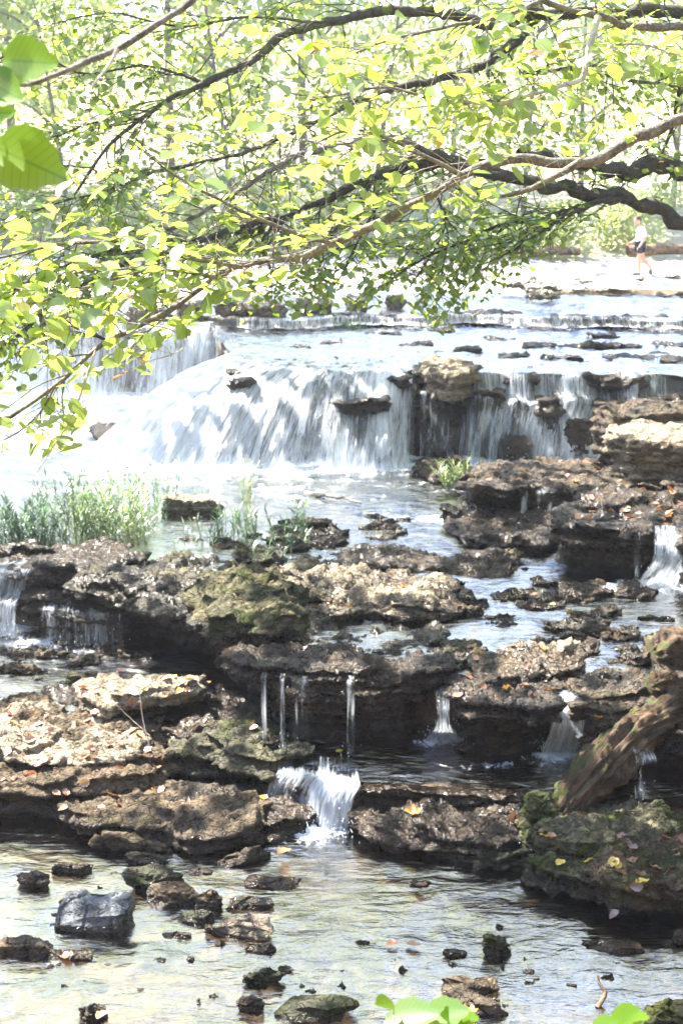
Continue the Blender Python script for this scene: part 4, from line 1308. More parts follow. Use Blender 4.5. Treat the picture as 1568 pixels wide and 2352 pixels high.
# places on the ground / rocks where the photograph shows patches of sunlight: x, y, r
SUNNY = []
def sunny_setup():
    for u, v, z, r in [(110, 1690, .45, 1.15), (260, 1640, .5, .4), (300, 1180, 1.2, .8), (1500, 1000, 2.1, 1.0), (1450, 1150, 1.55, .8), (1330, 1060, 1.5, .4),
                       (960, 1350, 1.1, .6), (800, 1340, 1.1, .4), (1250, 1520, 1.05, .5), (1400, 1530, 1.0, .4), (1450, 1700, .9, .35), (1530, 1480, 1.2, .3), (1520, 1640, 1.1, .35), (1040, 1090, 1.3, .5),
                       (1500, 1845, .35, .35), (900, 1760, .35, .3), (1100, 1785, .35, .35), (1200, 1770, .35, .25), (760, 1720, .35, .2), (1300, 1545, 1., .3), (1000, 1780, .4, .35), (100, 2310, 0, .7), (1100, 2330, 0, .5), (1450, 2330, 0, .4), (480, 1640, .45, .3), (540, 1120, 1.2, .3), (400, 1150, 1.2, .3),
                       (540, 1360, 1.2, .3), (560, 1490, .9, .25), (980, 830, 2.5, .4)]:
        p = at_level(u, v, z)
        SUNNY.append((p[0], p[1], p[2], r))


SUN_AZ, SUN_EL = math.radians(-58), math.radians(55)
SUNV = np.array([math.sin(SUN_AZ) * math.cos(SUN_EL), math.cos(SUN_AZ) * math.cos(SUN_EL), math.sin(SUN_EL)])


def canopy_positions(rs, n, x0, x1, y0, y1, z0, z1):
    st = n
    gx, gy = np.meshgrid(np.arange(x0, x1, st), np.arange(y0, y1, st))
    P = np.stack([gx.ravel(), gy.ravel(), 0 * gx.ravel()], 1)
    P[:, :2] += rs.uniform(-.4, .4, (len(P), 2)) * st
    n = len(P)
    P[:, 2] = .5 * (z0 + z1) + (z1 - z0) * .5 * fbm(P * .22, 2, 70) + rs.uniform(-.12, .12, n)
    keep = np.ones(n, bool)
    cl = fbm(P * .42, 3, 55)
    keep &= cl > -.34 - .3 * sstep(-4, -7, P[:, 0]) * sstep(20, 24, P[:, 1])
    # never inside the picture
    keep &= P[:, 2] > 5.3 + P[:, 1] * .128 + .45
    for x, y, z, r in SUNNY:
        t = (P[:, 2] - z) / SUNV[2]
        gx = P[:, 0] - SUNV[0] * t; gy = P[:, 1] - SUNV[1] * t
        keep &= ((gx - x) ** 2 + ((gy - y) * .8) ** 2) > (r * .95) ** 2  # opens holes in the added crown where sun should reach
    return P[keep]


def build_trees():
    sunny_setup()
    SC = 3267.0
    # ---- near tree on the right bank whose sunlit bough crosses the picture
    A = empty('overhanging_tree', (3.3, 5.2, 1.2))
    tag(A, 'near tree with lichen-grey bark whose sunlit lime-green bough crosses the picture', 'tree')
    wood = Bag()
    tp = catmull([(3.3, 5.2, 1.0), (3.2, 5.4, 3.0), (3.25, 5.7, 5.2), (3.1, 6.0, 7.5), (2.6, 6.6, 10.0)], 30)
    V, F = tube(tp, np.linspace(.24, .09, 30), 14); wood.add(V, F)
    for e in (at_dist(1700, 235, 6.4), at_dist(1700, 60, 6.0)):
        a = [(3.2, 5.6, 4.6), ((3.2 + e[0]) / 2, (5.6 + e[1]) / 2 + .05, (4.6 + e[2]) / 2 + .12), e]
        V, F = tube(catmull(a, 14), np.linspace(.07, .029, 14), 8); wood.add(V, F)
    add_obj('trunk', wood.mesh('trunk'), M['bark'], A)
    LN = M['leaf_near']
    k2 = ['big', 'lobed', 'oval']
    main = [(1700, 235), (1568, 265), (1480, 300), (1400, 352), (1330, 377), (1190, 366), (1100, 390), (1000, 440), (900, 495), (760, 560), (690, 590), (560, 612), (500, 636), (400, 705), (330, 742), (220, 805), (130, 885), (0, 972), (-90, 1015)]
    cnt = 0
    cnt += make_limb(A, main, [6.4, 5.6], .028, .006, M['bark'], LN, k2, 1, 63, .50, 2, .28, .085, 0.085, MASK_A, tmin=.30)[2]
    cnt += make_limb(A, [(1330, 378), (1260, 410), (1200, 440), (1150, 452)], [6.1, 6.1], .018, .006, M['bark'], LN, k2, 2, 5, .4, 2, .25, .06, .085, MASK_A)[2]
    cnt += make_limb(A, [(1700, 60), (1568, 68), (1440, 60), (1390, 40), (1250, 0), (1100, -60)], [6.0, 5.8], .022, .008, M['bark'], LN, k2, 3, 14, .5, 2, .3, .085, 0.082, MASK_A)[2]
    cnt += make_limb(A, [(1375, 35), (1352, 110), (1335, 180), (1290, 200), (1200, 222), (1130, 238), (1060, 232)], [5.8, 5.5], .013, .004, M['bark_pale'], LN, k2, 4, 15, .42, 2, .28, .085, 0.082, MASK_A, tmin=.45)[2]
    make_limb(A, [(1335, 190), (1360, 240), (1372, 300), (1350, 322), (1322, 300), (1320, 280)], [5.7, 5.6], .004, .002, M['bark_pale'], LN, k2, 5)
    make_limb(A, [(1110, 245), (1090, 180), (1075, 130), (1062, 90)], [5.5, 5.4], .004, .002, M['bark_pale'], LN, k2, 6)
    make_limb(A, [(1335, 150), (1400, 110), (1480, 105), (1568, 130)], [5.8, 6], .006, .003, M['bark_pale'], LN, k2, 7, 10, .3, 2, .2, .06, .08, MASK_A)
    # upper sunlit sprays
    cnt += make_limb(A, [(1250, 0), (1150, 40), (1030, 60), (900, 90), (800, 130)], [5.8, 5.4], .010, .004, M['bark'], LN, k2, 8, 18, .42, 2, .28, .085, 0.085, MASK_A)[2]
    cnt += make_limb(A, [(1150, 235), (1020, 235), (900, 200), (800, 215), (700, 230)], [5.6, 5.4], .008, .003, M['bark'], LN, k2, 9, 14, .40, 2, .26, .085, 0.085, MASK_A)[2]
    cnt += make_limb(A, [(1060, 400), (960, 350), (880, 310), (800, 300), (720, 330)], [6.0, 5.6], .010, .004, M['bark'], LN, k2, 10, 12, .4, 2, .26, .085, 0.082, MASK_A)[2]
    cnt += make_limb(A, [(760, 560), (640, 520), (520, 470), (400, 400), (330, 350)], [5.8, 5.4], .009, .003, M['bark'], LN, k2, 11, 16, .42, 2, .28, .085, 0.085, MASK_A)[2]
    cnt += make_limb(A, [(560, 612), (430, 590), (290, 560), (150, 560), (0, 590), (-100, 600)], [5.7, 5.2], .009, .003, M['bark'], LN, k2, 12, 26, .42, 2, .28, .085, 0.087, MASK_A)[2]
    cnt += make_limb(A, [(500, 636), (350, 620), (200, 660), (60, 700), (-60, 690)], [5.6, 5.2], .009, .003, M['bark'], LN, k2, 13, 23, .42, 2, .28, .085, 0.087, MASK_A)[2]
    make_limb(A, [(220, 805), (195, 880), (165, 960), (120, 1030), (85, 1085), (62, 1110)], [5.5, 5.4], .0045, .0015, M['bark_pale'], LN, k2, 14, 7, .16, 1, .1, .06, .075, MASK_A)
    make_limb(A, [(130, 885), (90, 950), (30, 1000), (-40, 1030)], [5.5, 5.4], .0045, .002, M['bark'], LN, k2, 15, 12, .22, 1, .15, .06, .075, MASK_A)
    make_limb(A, [(330, 742), (400, 760), (420, 800), (330, 830), (300, 800)], [5.6, 5.5], .004, .0015, M['bark_pale'], LN, k2, 16, 6, .18, 1, .1, .06, .08, MASK_A)
    print('near leaves', cnt)
    # ---- close sapling top-left with four large leaves
    C = empty('leaning_sapling', (-3.4, 3.2, 2.2))
    tag(C, 'sapling bough at the upper left with very large close serrated leaves', 'tree')
    wood = Bag()
    V, F = tube(catmull([(-3.4, 3.2, 2.1), (-2.9, 3.3, 4.4), (-2.2, 3.4, 6.2), (-1.2, 3.5, 7.1), (-.3, 3.45, 6.4)], 30), np.linspace(.05, .014, 30), 10); wood.add(V, F)
    add_obj('trunk', wood.mesh('trunk'), M['bark'], C)
    make_limb(C, [(560, -120), (440, 0), (380, 45), (280, 110), (200, 142), (130, 170), (50, 195), (0, 150), (-60, 60)], [3.45, 3.1], .0105, .003, M['bark'], LN, k2, 20)
    make_limb(C, [(270, 112), (250, 150), (215, 195), (205, 210)], [3.2, 3.15], .004, .002, M['bark_pale'], LN, k2, 21)
    make_limb(C, [(0, 150), (-30, 260), (-60, 400)], [3.1, 2.9], .003, .002, M['bark'], LN, k2, 22)
    big = [((8, 138), (138, 146), .66, .75), ((-30, 185), (55, 232), .8, .62), ((-15, 335), (155, 414), .7, .78), ((-45, 262), (38, 258), .66, .5), ((-60, 300), (0, 320), .6, .6)]
    for k, (a, b, ti, ow) in enumerate(big):
        pa, pb = np.array(at_dist(a[0], a[1], 3.0)), np.array(at_dist(b[0], b[1], 2.85))
        bg = Bag()
        L = np.linalg.norm(pb - pa)
        leaves_bag(bg, 'big', [pa], [pb - pa], [np.array([.1, -1.0, .08 if k != 2 else .15])], [L], np.array([ti * .9]), np.array([ow * (1.0 if k else .85)]))
        me = bg.mesh('leaf')
        add_obj('leaf', me, M['leaf_big'], C)
    # ---- far tree with dark mossy limbs
    B = empty('mossy_tree', (5.2, 13.6, 1.2))
    tag(B, 'larger tree behind with dark mossy crooked limbs and small green leaves', 'tree')
    wood = Bag()
    tp = catmull([(5.2, 13.6, .9), (5.0, 13.4, 2.8), (4.6, 13.1, 4.8), (4.5, 13.0, 7.0), (4.4, 13.4, 10.0), (4.0, 14.5, 12.5)], 36)
    V, F = tube(tp, np.linspace(.42, .16, 36), 16); wood.add(V + .03 * perlin(V * 4, 3)[:, None], F)
    for z_, r, r2, e in ((4.5, .14, .10, at_dist(1660, 395, 12.9)), (3.7, .13, .075, at_dist(1660, 575, 12.9)), (6.0, .11, .06, at_dist(1660, 20, 13.2))):
        a = [(4.75, 13.15, z_), ((4.75 + e[0]) / 2, (13.15 + e[1]) / 2, (z_ + e[2]) / 2 + .1), e]
        V, F = tube(catmull(a, 16), np.linspace(r, r2, 16), 10); wood.add(V, F)
    for a in ([(4.4, 13.4, 10.0), (2, 18, 11.2), (-2, 22, 11.6), (-6, 25, 11.9)], [(4.4, 13.4, 9.5), (4, 19, 11), (3, 26, 12), (2, 32, 12.5)], [(4.0, 14.5, 12.5), (0, 17, 12.6), (-5, 20, 12)]):
        V, F = tube(catmull(a, 24), np.linspace(.13, .03, 24), 8); wood.add(V, F)
    add_obj('trunk', wood.mesh('trunk'), M['bark_dark'], B)
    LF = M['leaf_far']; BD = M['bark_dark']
    kw = dict(kind='oval', gap=.075, size=.085, mask=MASK_B)
    specs = [
        ([(1660, 395), (1560, 393), (1460, 388), (1380, 375), (1300, 372), (1190, 345)], [12.9, 12.2], .10, .03, 14),
        ([(1660, 575), (1568, 520), (1500, 482), (1430, 455), (1330, 440), (1240, 425), (1150, 402), (1040, 372), (960, 340)], [12.9, 12.0], .075, .035, 30),
        ([(1160, 400), (1020, 375), (930, 385), (860, 405), (800, 430), (720, 472), (660, 502), (590, 530), (480, 545)], [12.3, 11.8], .055, .018, 60),
        ([(1180, 90), (1140, 130), (1080, 165), (980, 188), (880, 215), (800, 242), (700, 290), (640, 322), (560, 350), (470, 372), (350, 395)], [13, 12.2], .04, .012, 70),
        ([(1660, 20), (1500, 25), (1400, 30), (1250, 30), (1120, 52), (1000, 35), (870, 30), (740, 52), (650, 85), (600, 122), (540, 160), (470, 190), (400, 222), (330, 270), (250, 335), (170, 450)], [13.2, 11.5], .06, .010, 100),
        ([(1040, 372), (900, 320), (800, 335), (700, 352), (640, 380), (590, 412), (490, 472), (400, 522), (300, 560)], [12.2, 11.5], .035, .010, 56),
        ([(1440, 455), (1380, 462), (1320, 485), (1260, 520), (1200, 562), (1130, 600)], [12.5, 12.0], .035, .010, 50),
        ([(1330, 470), (1250, 500), (1150, 520), (1050, 560), (960, 600), (900, 640)], [12.5, 12.0], .025, .008, 60),
        ([(1240, 30), (1190, 90), (1130, 130), (1120, 185), (1150, 200)], [12.9, 12.6], .05, .012, 12),
        ([(860, 405), (820, 470), (740, 560), (700, 610)], [12, 11.8], .020, .007, 30),
        ([(640, 500), (560, 520), (450, 560), (300, 600), (200, 650), (120, 700), (40, 770), (-60, 830)], [11.8, 11.0], .028, .010, 76),
        ([(480, 545), (330, 560), (180, 600), (60, 650), (-60, 720)], [11.8, 11.0], .018, .006, 50),
        ([(960, 340), (900, 420), (840, 520), (800, 600), (780, 640)], [12.0, 11.8], .018, .006, 34),
        ([(1000, 440), (1020, 520), (980, 600), (940, 660)], [12.0, 11.8], .014, .005, 34),
        ([(350, 395), (240, 440), (120, 470), (-40, 540)], [12.0, 11.5], .012, .005, 40),
        ([(470, 190), (330, 150), (200, 170), (60, 120), (-60, 160)], [12.0, 11.5], .012, .005, 40),
        ([(740, 52), (560, 40), (420, 60), (250, 30), (100, 60)], [12.0, 11.5], .012, .005, 44),
        ([(330, 270), (220, 280), (100, 320), (-40, 330)], [12.0, 11.5], .010, .005, 34),
        ([(640, 500), (600, 560), (620, 620), (560, 680)], [11.8, 11.6], .014, .005, 34),
        ([(1200, 170), (1300, 160), (1420, 180), (1560, 200)], [12.8, 12.4], .02, .010, 34),
        ([(1500, 390), (1540, 300), (1560, 200), (1590, 100)], [12.8, 12.4], .02, .010, 30),
        ([(240, 780), (160, 740), (60, 760), (-40, 830)], [11.4, 11.0], .012, .005, 30),
    ]
    cnt = 0
    for k, (px, ds, r0, r1, n1) in enumerate(specs):
        cnt += make_limb(B, px, ds, r0, r1, BD if k not in (5,) else M['bark'], LF, 'oval', 40 + k, int(n1 * .62), .85, 3, .5, .095, .082, MASK_B, tint=(0, .94), knobs=.2)[2]
    print('far leaves', cnt)
    # unseen high crown added to shade the stream, with gaps for sun patches
    rs = np.random.default_rng(90)
    P = canopy_positions(rs, .25, -14, 12, 10, 36, 10.2, 12.6)
    n = len(P)
    print('canopy leaves', n)
    bag = Bag()
    leaves_bag(bag, 'small', P, rs.normal(0, 1, (n, 3)) * [1, 1, .3], np.array([0, 0, 1.0]) + rs.normal(0, .3, (n, 3)), rs.uniform(.24, .46, n), rs.uniform(0, .9, n), rs.uniform(1, 1.6, n))
    o = add_obj('crown', bag.mesh('crown'), M['leaf_crown'], B)
    # ---- woodland on the far bank
    rs = np.random.default_rng(12)
    spots = [(-21, 56, 15), (-16.5, 53, 13), (-13, 58, 16), (-10, 53.5, 12), (-7, 60, 17), (-4, 54, 13), (-1.5, 58.5, 15), (1.2, 55, 14), (4.4, 59, 16), (6.8, 54.5, 12), (9.5, 58, 15), (12.5, 55, 13), (15.5, 60, 16), (19, 56, 14), (-25, 60, 17), (23, 60, 16)]
    words = ['tall', 'spreading', 'slender', 'full', 'ragged']
    for k, (x, y, h) in enumerate([(a, b, c * (1.75 if a < 3 and i % 2 == 0 else .72)) for i, (a, b, c) in enumerate(spots)]):
        gz = float(bed_height(np.array([x]), np.array([y]))[0])
        root = empty('woodland_tree', (x, y, gz))
        tag(root, 'washed-out sunlit tree of the woodland on the far bank', 'tree', 'woodland trees on the far bank')
        w = Bag()
        lean = rs.normal(0, .6, 2)
        tp = catmull([(x, y, gz - .2), (x + lean[0] * .3, y, gz + h * .3), (x + lean[0], y + lean[1], gz + h * .9)], 16)
        V, F = tube(tp, np.linspace(min(.2, .06 + h * .007), .04, 16), 8); w.add(V, F)
        for b in range(7):
            q = rs.integers(5, 15)
            a = rs.uniform(0, 6.28)
            e = tp[q] + np.array([math.cos(a) * h * .22, math.sin(a) * h * .22, h * .12])
            V, F = tube(catmull([tp[q], (tp[q] + e) / 2 + [0, 0, .3], e], 8), np.linspace(.07, .02, 8), 5); w.add(V, F)
        add_obj('trunk', w.mesh('trunk'), M['bark'], root)
        n = 1700 if h < 18 else 6000
        # clumped crown
        nc = 26 if h < 18 else 60
        C0 = np.stack([x + lean[0] * .6 + rs.normal(0, min(h, 16) * .17, nc), y + rs.normal(0, h * .15, nc), gz + rs.uniform(h * .12, h, nc)], 1)
        ci = rs.integers(0, nc, n)
        P = C0[ci] + rs.normal(0, 1, (n, 3)) * np.array([.85, .8, .5])
        bag = Bag()
        leaves_bag(bag, 'small', P, rs.normal(0, 1, (n, 3)), np.array([0, -.2, 1.0]) + rs.normal(0, .6, (n, 3)), rs.uniform(.16, .36, n) * (1 if h < 18 else 1.6), np.clip((ci % 7) / 9 + rs.normal(0, .12, n), 0, 1))
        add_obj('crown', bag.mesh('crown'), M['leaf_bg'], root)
    for k in range(30):
        x = -17 + 1.2 * k + rs.normal(0, .5)
        y = 48.9 - .15 * x + rs.uniform(0, 1.5)
        gz = float(bed_height(np.array([x]), np.array([y]))[0])
        n = 500
        r = rs.uniform(.6, 1.1)
        if k % 3 == 0: y += 3
        n = 420
        hh = rs.uniform(1.0, 2.4)
        a_ = rs.uniform(0, 1, n) ** .7
        P = np.stack([x + rs.normal(0, r, n) * (1.1 - .6 * a_), y + rs.normal(0, .5, n), gz + a_ * hh * (1 + .3 * perlin(np.stack([np.arange(n) * .01, 0 * a_, 0 * a_ + k], 1), 2))], 1)
        bag = Bag()
        leaves_bag(bag, 'small', P, rs.normal(0, 1, (n, 3)), np.array([0, 0, 1.0]) + rs.normal(0, .6, (n, 3)), rs.uniform(.14, .32, n), rs.uniform(.2, 1, n))
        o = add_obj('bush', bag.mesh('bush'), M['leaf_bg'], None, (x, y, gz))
        tag(o, 'pale leafy bush at the foot of the woodland on the far bank', 'bush', 'bushes along the far bank')
    # far-off wood behind
    n = 5000
    P = np.stack([rs.uniform(-55, 55, n), rs.uniform(66, 92, n), np.zeros(n)], 1)
    P[:, 2] = bed_height(P[:, 0], P[:, 1]) + rs.uniform(0, 6, n)
    bag = Bag()
    leaves_bag(bag, 'small', P, rs.normal(0, 1, (n, 3)), np.array([0, -.3, 1.0]) + rs.normal(0, .6, (n, 3)), rs.uniform(.5, 1.1, n), rs.uniform(0, 1, n))
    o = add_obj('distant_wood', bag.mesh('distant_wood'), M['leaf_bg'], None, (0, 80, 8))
    tag(o, 'pale blurred wood rising behind the far bank', 'wood', kind='stuff')
    # unseen woods added behind the viewer and beside the stream to darken rock faces
    n = 15000
    side = rs.integers(0, 4, n)
    yy = rs.uniform(-16, 44, n)
    X = np.where(side == 0, rs.uniform(-26, 22, n), np.where(side == 1, .27 * yy + rs.uniform(6.5, 13, n), -(.27 * yy + rs.uniform(13, 20, n))))
    Y = np.where(side == 0, rs.uniform(-16, -8, n), yy)
    Z = bed_height(X, Y) + rs.uniform(0, 1, n) * np.where(side == 0, 14, np.where(side == 1, 10, 8))
    P = np.stack([X, Y, Z], 1)
    bag = Bag()
    leaves_bag(bag, 'small', P, rs.normal(0, 1, (n, 3)), np.array([0, 0, 1.0]) + rs.normal(0, .8, (n, 3)), rs.uniform(.5, 1.1, n), rs.uniform(0, .6, n), np.full(n, 1.4))
    o = add_obj('added_side_wood', bag.mesh('added_side_wood'), M['leaf_far'], None, (0, -10, 4))
    tag(o, 'unseen woods added beside the stream and behind the viewer to darken the rocks', 'wood', kind='stuff')
    # fallen trunks on the far bank
    for (u0, u1, v, r, lb) in [(1440, 1600, 578, .16, 'brown fallen trunk lying on the far bank behind the walker'), (1200, 1330, 582, .13, 'dark fallen trunk at the foot of the far bank under the foliage')]:
        a, b = at_dist(u0, v, 47.0), at_dist(u1, v - 4, 47.3)
        V, F = tube(catmull([a, ((a[0] + b[0]) / 2, (a[1] + b[1]) / 2, a[2] + .08), b], 14), np.linspace(r, r * .8, 14) * 1.3, 10)
        me = mesh_np('fallen_log', V, F)
        o = add_obj('fallen_log', me, M['log'], None, a)
        tag(o, lb, 'fallen trunk')
    # bank shrub leaves nosing in at the bottom edge
    for (pts, lb, cc) in [([((880, 2352), (1010, 2330)), ((960, 2352), (1080, 2322)), ((1075, 2352), (1010, 2332)), ((900, 2300), (862, 2308)), ((1040, 2360), (1100, 2340))], 'blurred green shrub leaves nosing in at the bottom centre edge', 1000),
                          ([((1400, 2365), (1470, 2318)), ((1440, 2358), (1490, 2338)), ((1350, 2375), (1420, 2350))], 'blurred pointed green shrub leaves at the bottom right edge', 1430)]:
        base = at_dist(cc, 2620, 2.9)
        root = empty('bank_shrub', (base[0], base[1], 3.0))
        tag(root, lb, 'shrub')
        w, bag = Bag(), Bag()
        for a, b in pts:
            pa, pb = np.array(at_dist(a[0], a[1], 3.2)), np.array(at_dist(b[0], b[1], 3.15))
            V, F = tube(catmull([(base[0], base[1], 2.4), ((base[0] + pa[0]) / 2, base[1] + .1, (2.4 + pa[2]) / 2 + .05), pa], 10), np.linspace(.006, .002, 10), 5); w.add(V, F)
            leaves_bag(bag, 'big', [pa], [pb - pa], [np.array([.1, -.4, .8])], [np.linalg.norm(pb - pa)], np.array([.15]))
        add_obj('stem', w.mesh('stem'), M['bark_pale'], root)
        add_obj('foliage', bag.mesh('foliage'), M['leaf_big'], root)


# ------------------------------------------------------------------ grasses
def grass(label, u0, u1, v, z, n, hgt, seed, depth=.3, lean=.2, tint=(.1, .7), width=1.0, group=None):
    rs = np.random.default_rng(seed)
    a, b = at_level(u0, v, z), at_level(u1, v, z)
    bag = Bag()
    n = int(n * .55)
    for k in range(n):
        f = rs.random()
        x = a[0] + (b[0] - a[0]) * f; y = a[1] + rs.uniform(0, depth)
        h = hgt * rs.uniform(.45, 1.1)
        d = np.array([rs.normal(0, lean), rs.normal(0, lean), 1.0])
        pth = twig_path(rs, (x, y, z - .05), d, h, 6, .12, -.02)
        V, F = tube(pth, np.linspace(.004, .0015, 7) * width, 3)
        ti = rs.uniform(*tint)
        bag.add(V, F, tint=np.full(len(V), ti), lx=np.zeros(len(V)), ly=np.zeros(len(V)))
        m = max(5, int(h / .028))
        P, D, N, S = [], [], [], []
        for j in range(m):
            x_ = (j + .5) / m * 5.99
            i = int(x_); q = pth[i] + (pth[i + 1] - pth[i]) * (x_ - i)
            an = rs.uniform(0, 6.28)
            P.append(q); D.append([math.cos(an), math.sin(an), rs.uniform(.3, 1.3)]); N.append([-math.cos(an) * .8, -math.sin(an) * .8, .6]); S.append(rs.uniform(.6, 1.2) * min(.15, h * .35))
        leaves_bag(bag, 'blade', P, D, N, S, np.full(m, ti), np.full(m, 1.15 * width))
    o = add_obj('grass_clump', bag.mesh('grass_clump'), M['grass'], None, a)
    tag(o, label, 'grass', group)


def build_grass():
    grass('dark green dense reed clump at the left edge below the waterfall', -40, 130, 1262, 1.0, 190, .62, 1, .7, tint=(.0, .45))
    grass('tall sunlit reed clump in the middle of the left shallows', 140, 345, 1250, 1.0, 190, .80, 2, .9, tint=(.35, 1.))
    grass('blue-green reeds thinning out behind the sunlit clump', 60, 385, 1205, 1.0, 150, .62, 3, 1.6, tint=(.1, .6))
    grass('sparse reeds standing right of the flat-topped brown rock', 400, 500, 1258, 1.0, 22, .50, 4, .3)
    grass('bushy reed tuft in the shallows behind the knobbly ledge', 500, 600, 1250, 1.0, 46, .48, 5, .4)
    grass('tallest reed tuft right of the bushy one', 630, 705, 1262, 1.0, 34, .60, 6, .3)
    grass('low drooping green tuft growing on the shelf rocks', 570, 660, 1308, 1.0, 50, .36, 7, .4, lean=.4)
    grass('lone yellowish plant in the foam pool below the main waterfall', 545, 580, 1150, 1.0, 16, .58, 8, .15, tint=(.5, 1))
    grass('thin faint plant left of the lone yellowish plant', 440, 480, 1150, 1.0, 9, .35, 9, .15, tint=(.5, 1))
    grass('bright arching grass tuft hanging from the flat rock under the right-hand waterfall', 1025, 1068, 1118, 1.12, 120, .42, 10, .25, lean=.5, tint=(.7, 1))
    grass('low green weed patch in the upper shallows', 755, 830, 758, 2.38, 150, .24, 11, .45, lean=.4, tint=(0, .4), width=2.0)
    grass('small bright green seedling on the mossy boulder shoulder', 505, 535, 1398, 1.24, 7, .25, 12, .06, lean=.35, tint=(.8, 1), width=1.3)
    grass('faint grass tuft on the rocks left of the main waterfall', 330, 400, 975, 1.1, 30, .35, 13, .4, tint=(.6, 1))
    grass('few short blades at the foot of the left falls', 180, 250, 990, 1.1, 20, .3, 14, .4, tint=(.6, 1))
    grass('few short weed stems on the shelf beside the low tuft', 385, 470, 1300, 1.02, 9, .22, 15, .3, lean=.4)
    # dry stalks
    rs = np.random.default_rng(3)
    for lb, pts, r in [('dry straw-coloured stalk standing on the rock strip', [(345, 1715, .4), (330, 1660, .72), (322, 1600, 1.02), (312, 1565, 1.22)], .006),
                       ('short dry twig leaning beside the straw stalk', [(345, 1690, .42), (300, 1650, .62), (250, 1602, .85)], .005),
                       ('gnarled stick standing in the water near the bottom right', [(1372, 2312, 0), (1388, 2285, .08), (1378, 2262, .17), (1372, 2242, .24)], .018),
                       ('weathered driftwood stick lying in the pool below the waterfall', [(700, 1133, 1.04), (745, 1138, 1.05), (790, 1143, 1.06), (828, 1158, 1.02)], .035)]:
        y0 = at_level(*pts[0])[1]
        if 'driftwood' in lb: W = [at_level(u, v, z) for u, v, z in pts]
        else: W = [at_dist(u, v, y0 + .05 * i) for i, (u, v, z) in enumerate(pts)]
        pth = catmull(W, 24)
        pth += .6 * r * fbm(pth * 12, 2, 5)[:, None]
        V, F = tube(pth, np.linspace(r, r * .4, 24), 7)
        nm = 'dry_stalk' if r < .01 else 'driftwood_stick'
        o = add_obj(nm, mesh_np(nm, V, F), M['bark_pale'] if r != .018 else M['log'], None, W[0])
        tag(o, lb, 'stick')


# ------------------------------------------------------------------ fallen log
def build_log():
    root_p = at_level(1300, 1880, .2)
    root = empty('fallen_log', root_p)
    tag(root, 'thick mossy rotting log leaning out of the stream at the right edge', 'log')
    def bark(path, r, seed, ns=44, n=110):
        pth = catmull(path, n)
        rad = np.interp(np.linspace(0, 1, n), np.linspace(0, 1, len(r)), r)
        V, F = tube(pth, rad, ns)
        c = pth.repeat(ns, axis=0)
        d = (V - c); rr = np.linalg.norm(d, axis=1)[:, None] + 1e-6
        d = d / rr
        along = np.linspace(0, n * .03, n).repeat(ns)
        ang = np.tile(np.linspace(0, 2 * math.pi, ns, endpoint=False), n)
        Q = np.stack([along * 1.1, np.cos(ang) * 1.1, np.sin(ang) * 1.1], 1)
        f1 = fbm(Q * np.array([1.2, 2.2, 2.2]) + seed, 4, seed)
        f2 = billow(Q * np.array([1.6, 5, 5]) + seed, 3, seed + 2)
        V = V + d * (rr * (.26 * f1)[:, None] + (.075 * (f2 - .4) * 1.6)[:, None])
        # close the ends
        a0, a1 = len(V), len(V) + 1
        V = np.vstack([V, pth[0] + (pth[0] - pth[1]) * 1.5, pth[-1] + (pth[-1] - pth[-2]) * 1.5])
        caps = [(a0, (j + 1) % ns, j) for j in range(ns)] + [(a1, (n - 1) * ns + j, (n - 1) * ns + (j + 1) % ns) for j in range(ns)]
        me = mesh_np('log', V, [F, np.array(caps)])
        vattr(me, 'flow', np.vstack([Q, Q[:1], Q[-1:]]))
        return me
    y = 11.1
    main = [at_dist(1278, 1882, 10.95), at_dist(1320, 1830, 11.05), at_dist(1378, 1765, 11.2), at_dist(1440, 1700, 11.35), at_dist(1500, 1660, 11.5), at_dist(1560, 1630, 11.7), at_dist(1660, 1590, 12.0)]
    add_obj('trunk', bark(main, [.09, .15, .175, .17, .15, .16, .18], 5), M['log_bark'], root)
    br = [at_dist(1600, 1640, 11.9), at_dist(1550, 1600, 11.85), at_dist(1520, 1575, 11.8), at_dist(1488, 1578, 11.75)]
    add_obj('broken_branch', bark(br, [.20, .17, .13, .06], 9, 30, 60), M['log_bark'], root)
    # red-brown block of wood on the shelf above
    c = at_dist(1488, 1500, 12.5)
    chunk = [at_dist(1490, 1505, 12.5), at_dist(1530, 1500, 12.55), at_dist(1590, 1498, 12.6), at_dist(1680, 1500, 12.7)]
    me = bark(chunk, [.12, .21, .22, .22], 15, 36, 60)
    o = add_obj('driftwood_stump', me, M['log_bark'], None, c)
    tag(o, 'reddish-brown broken stump end lying on the shelf above the fallen log', 'stump')


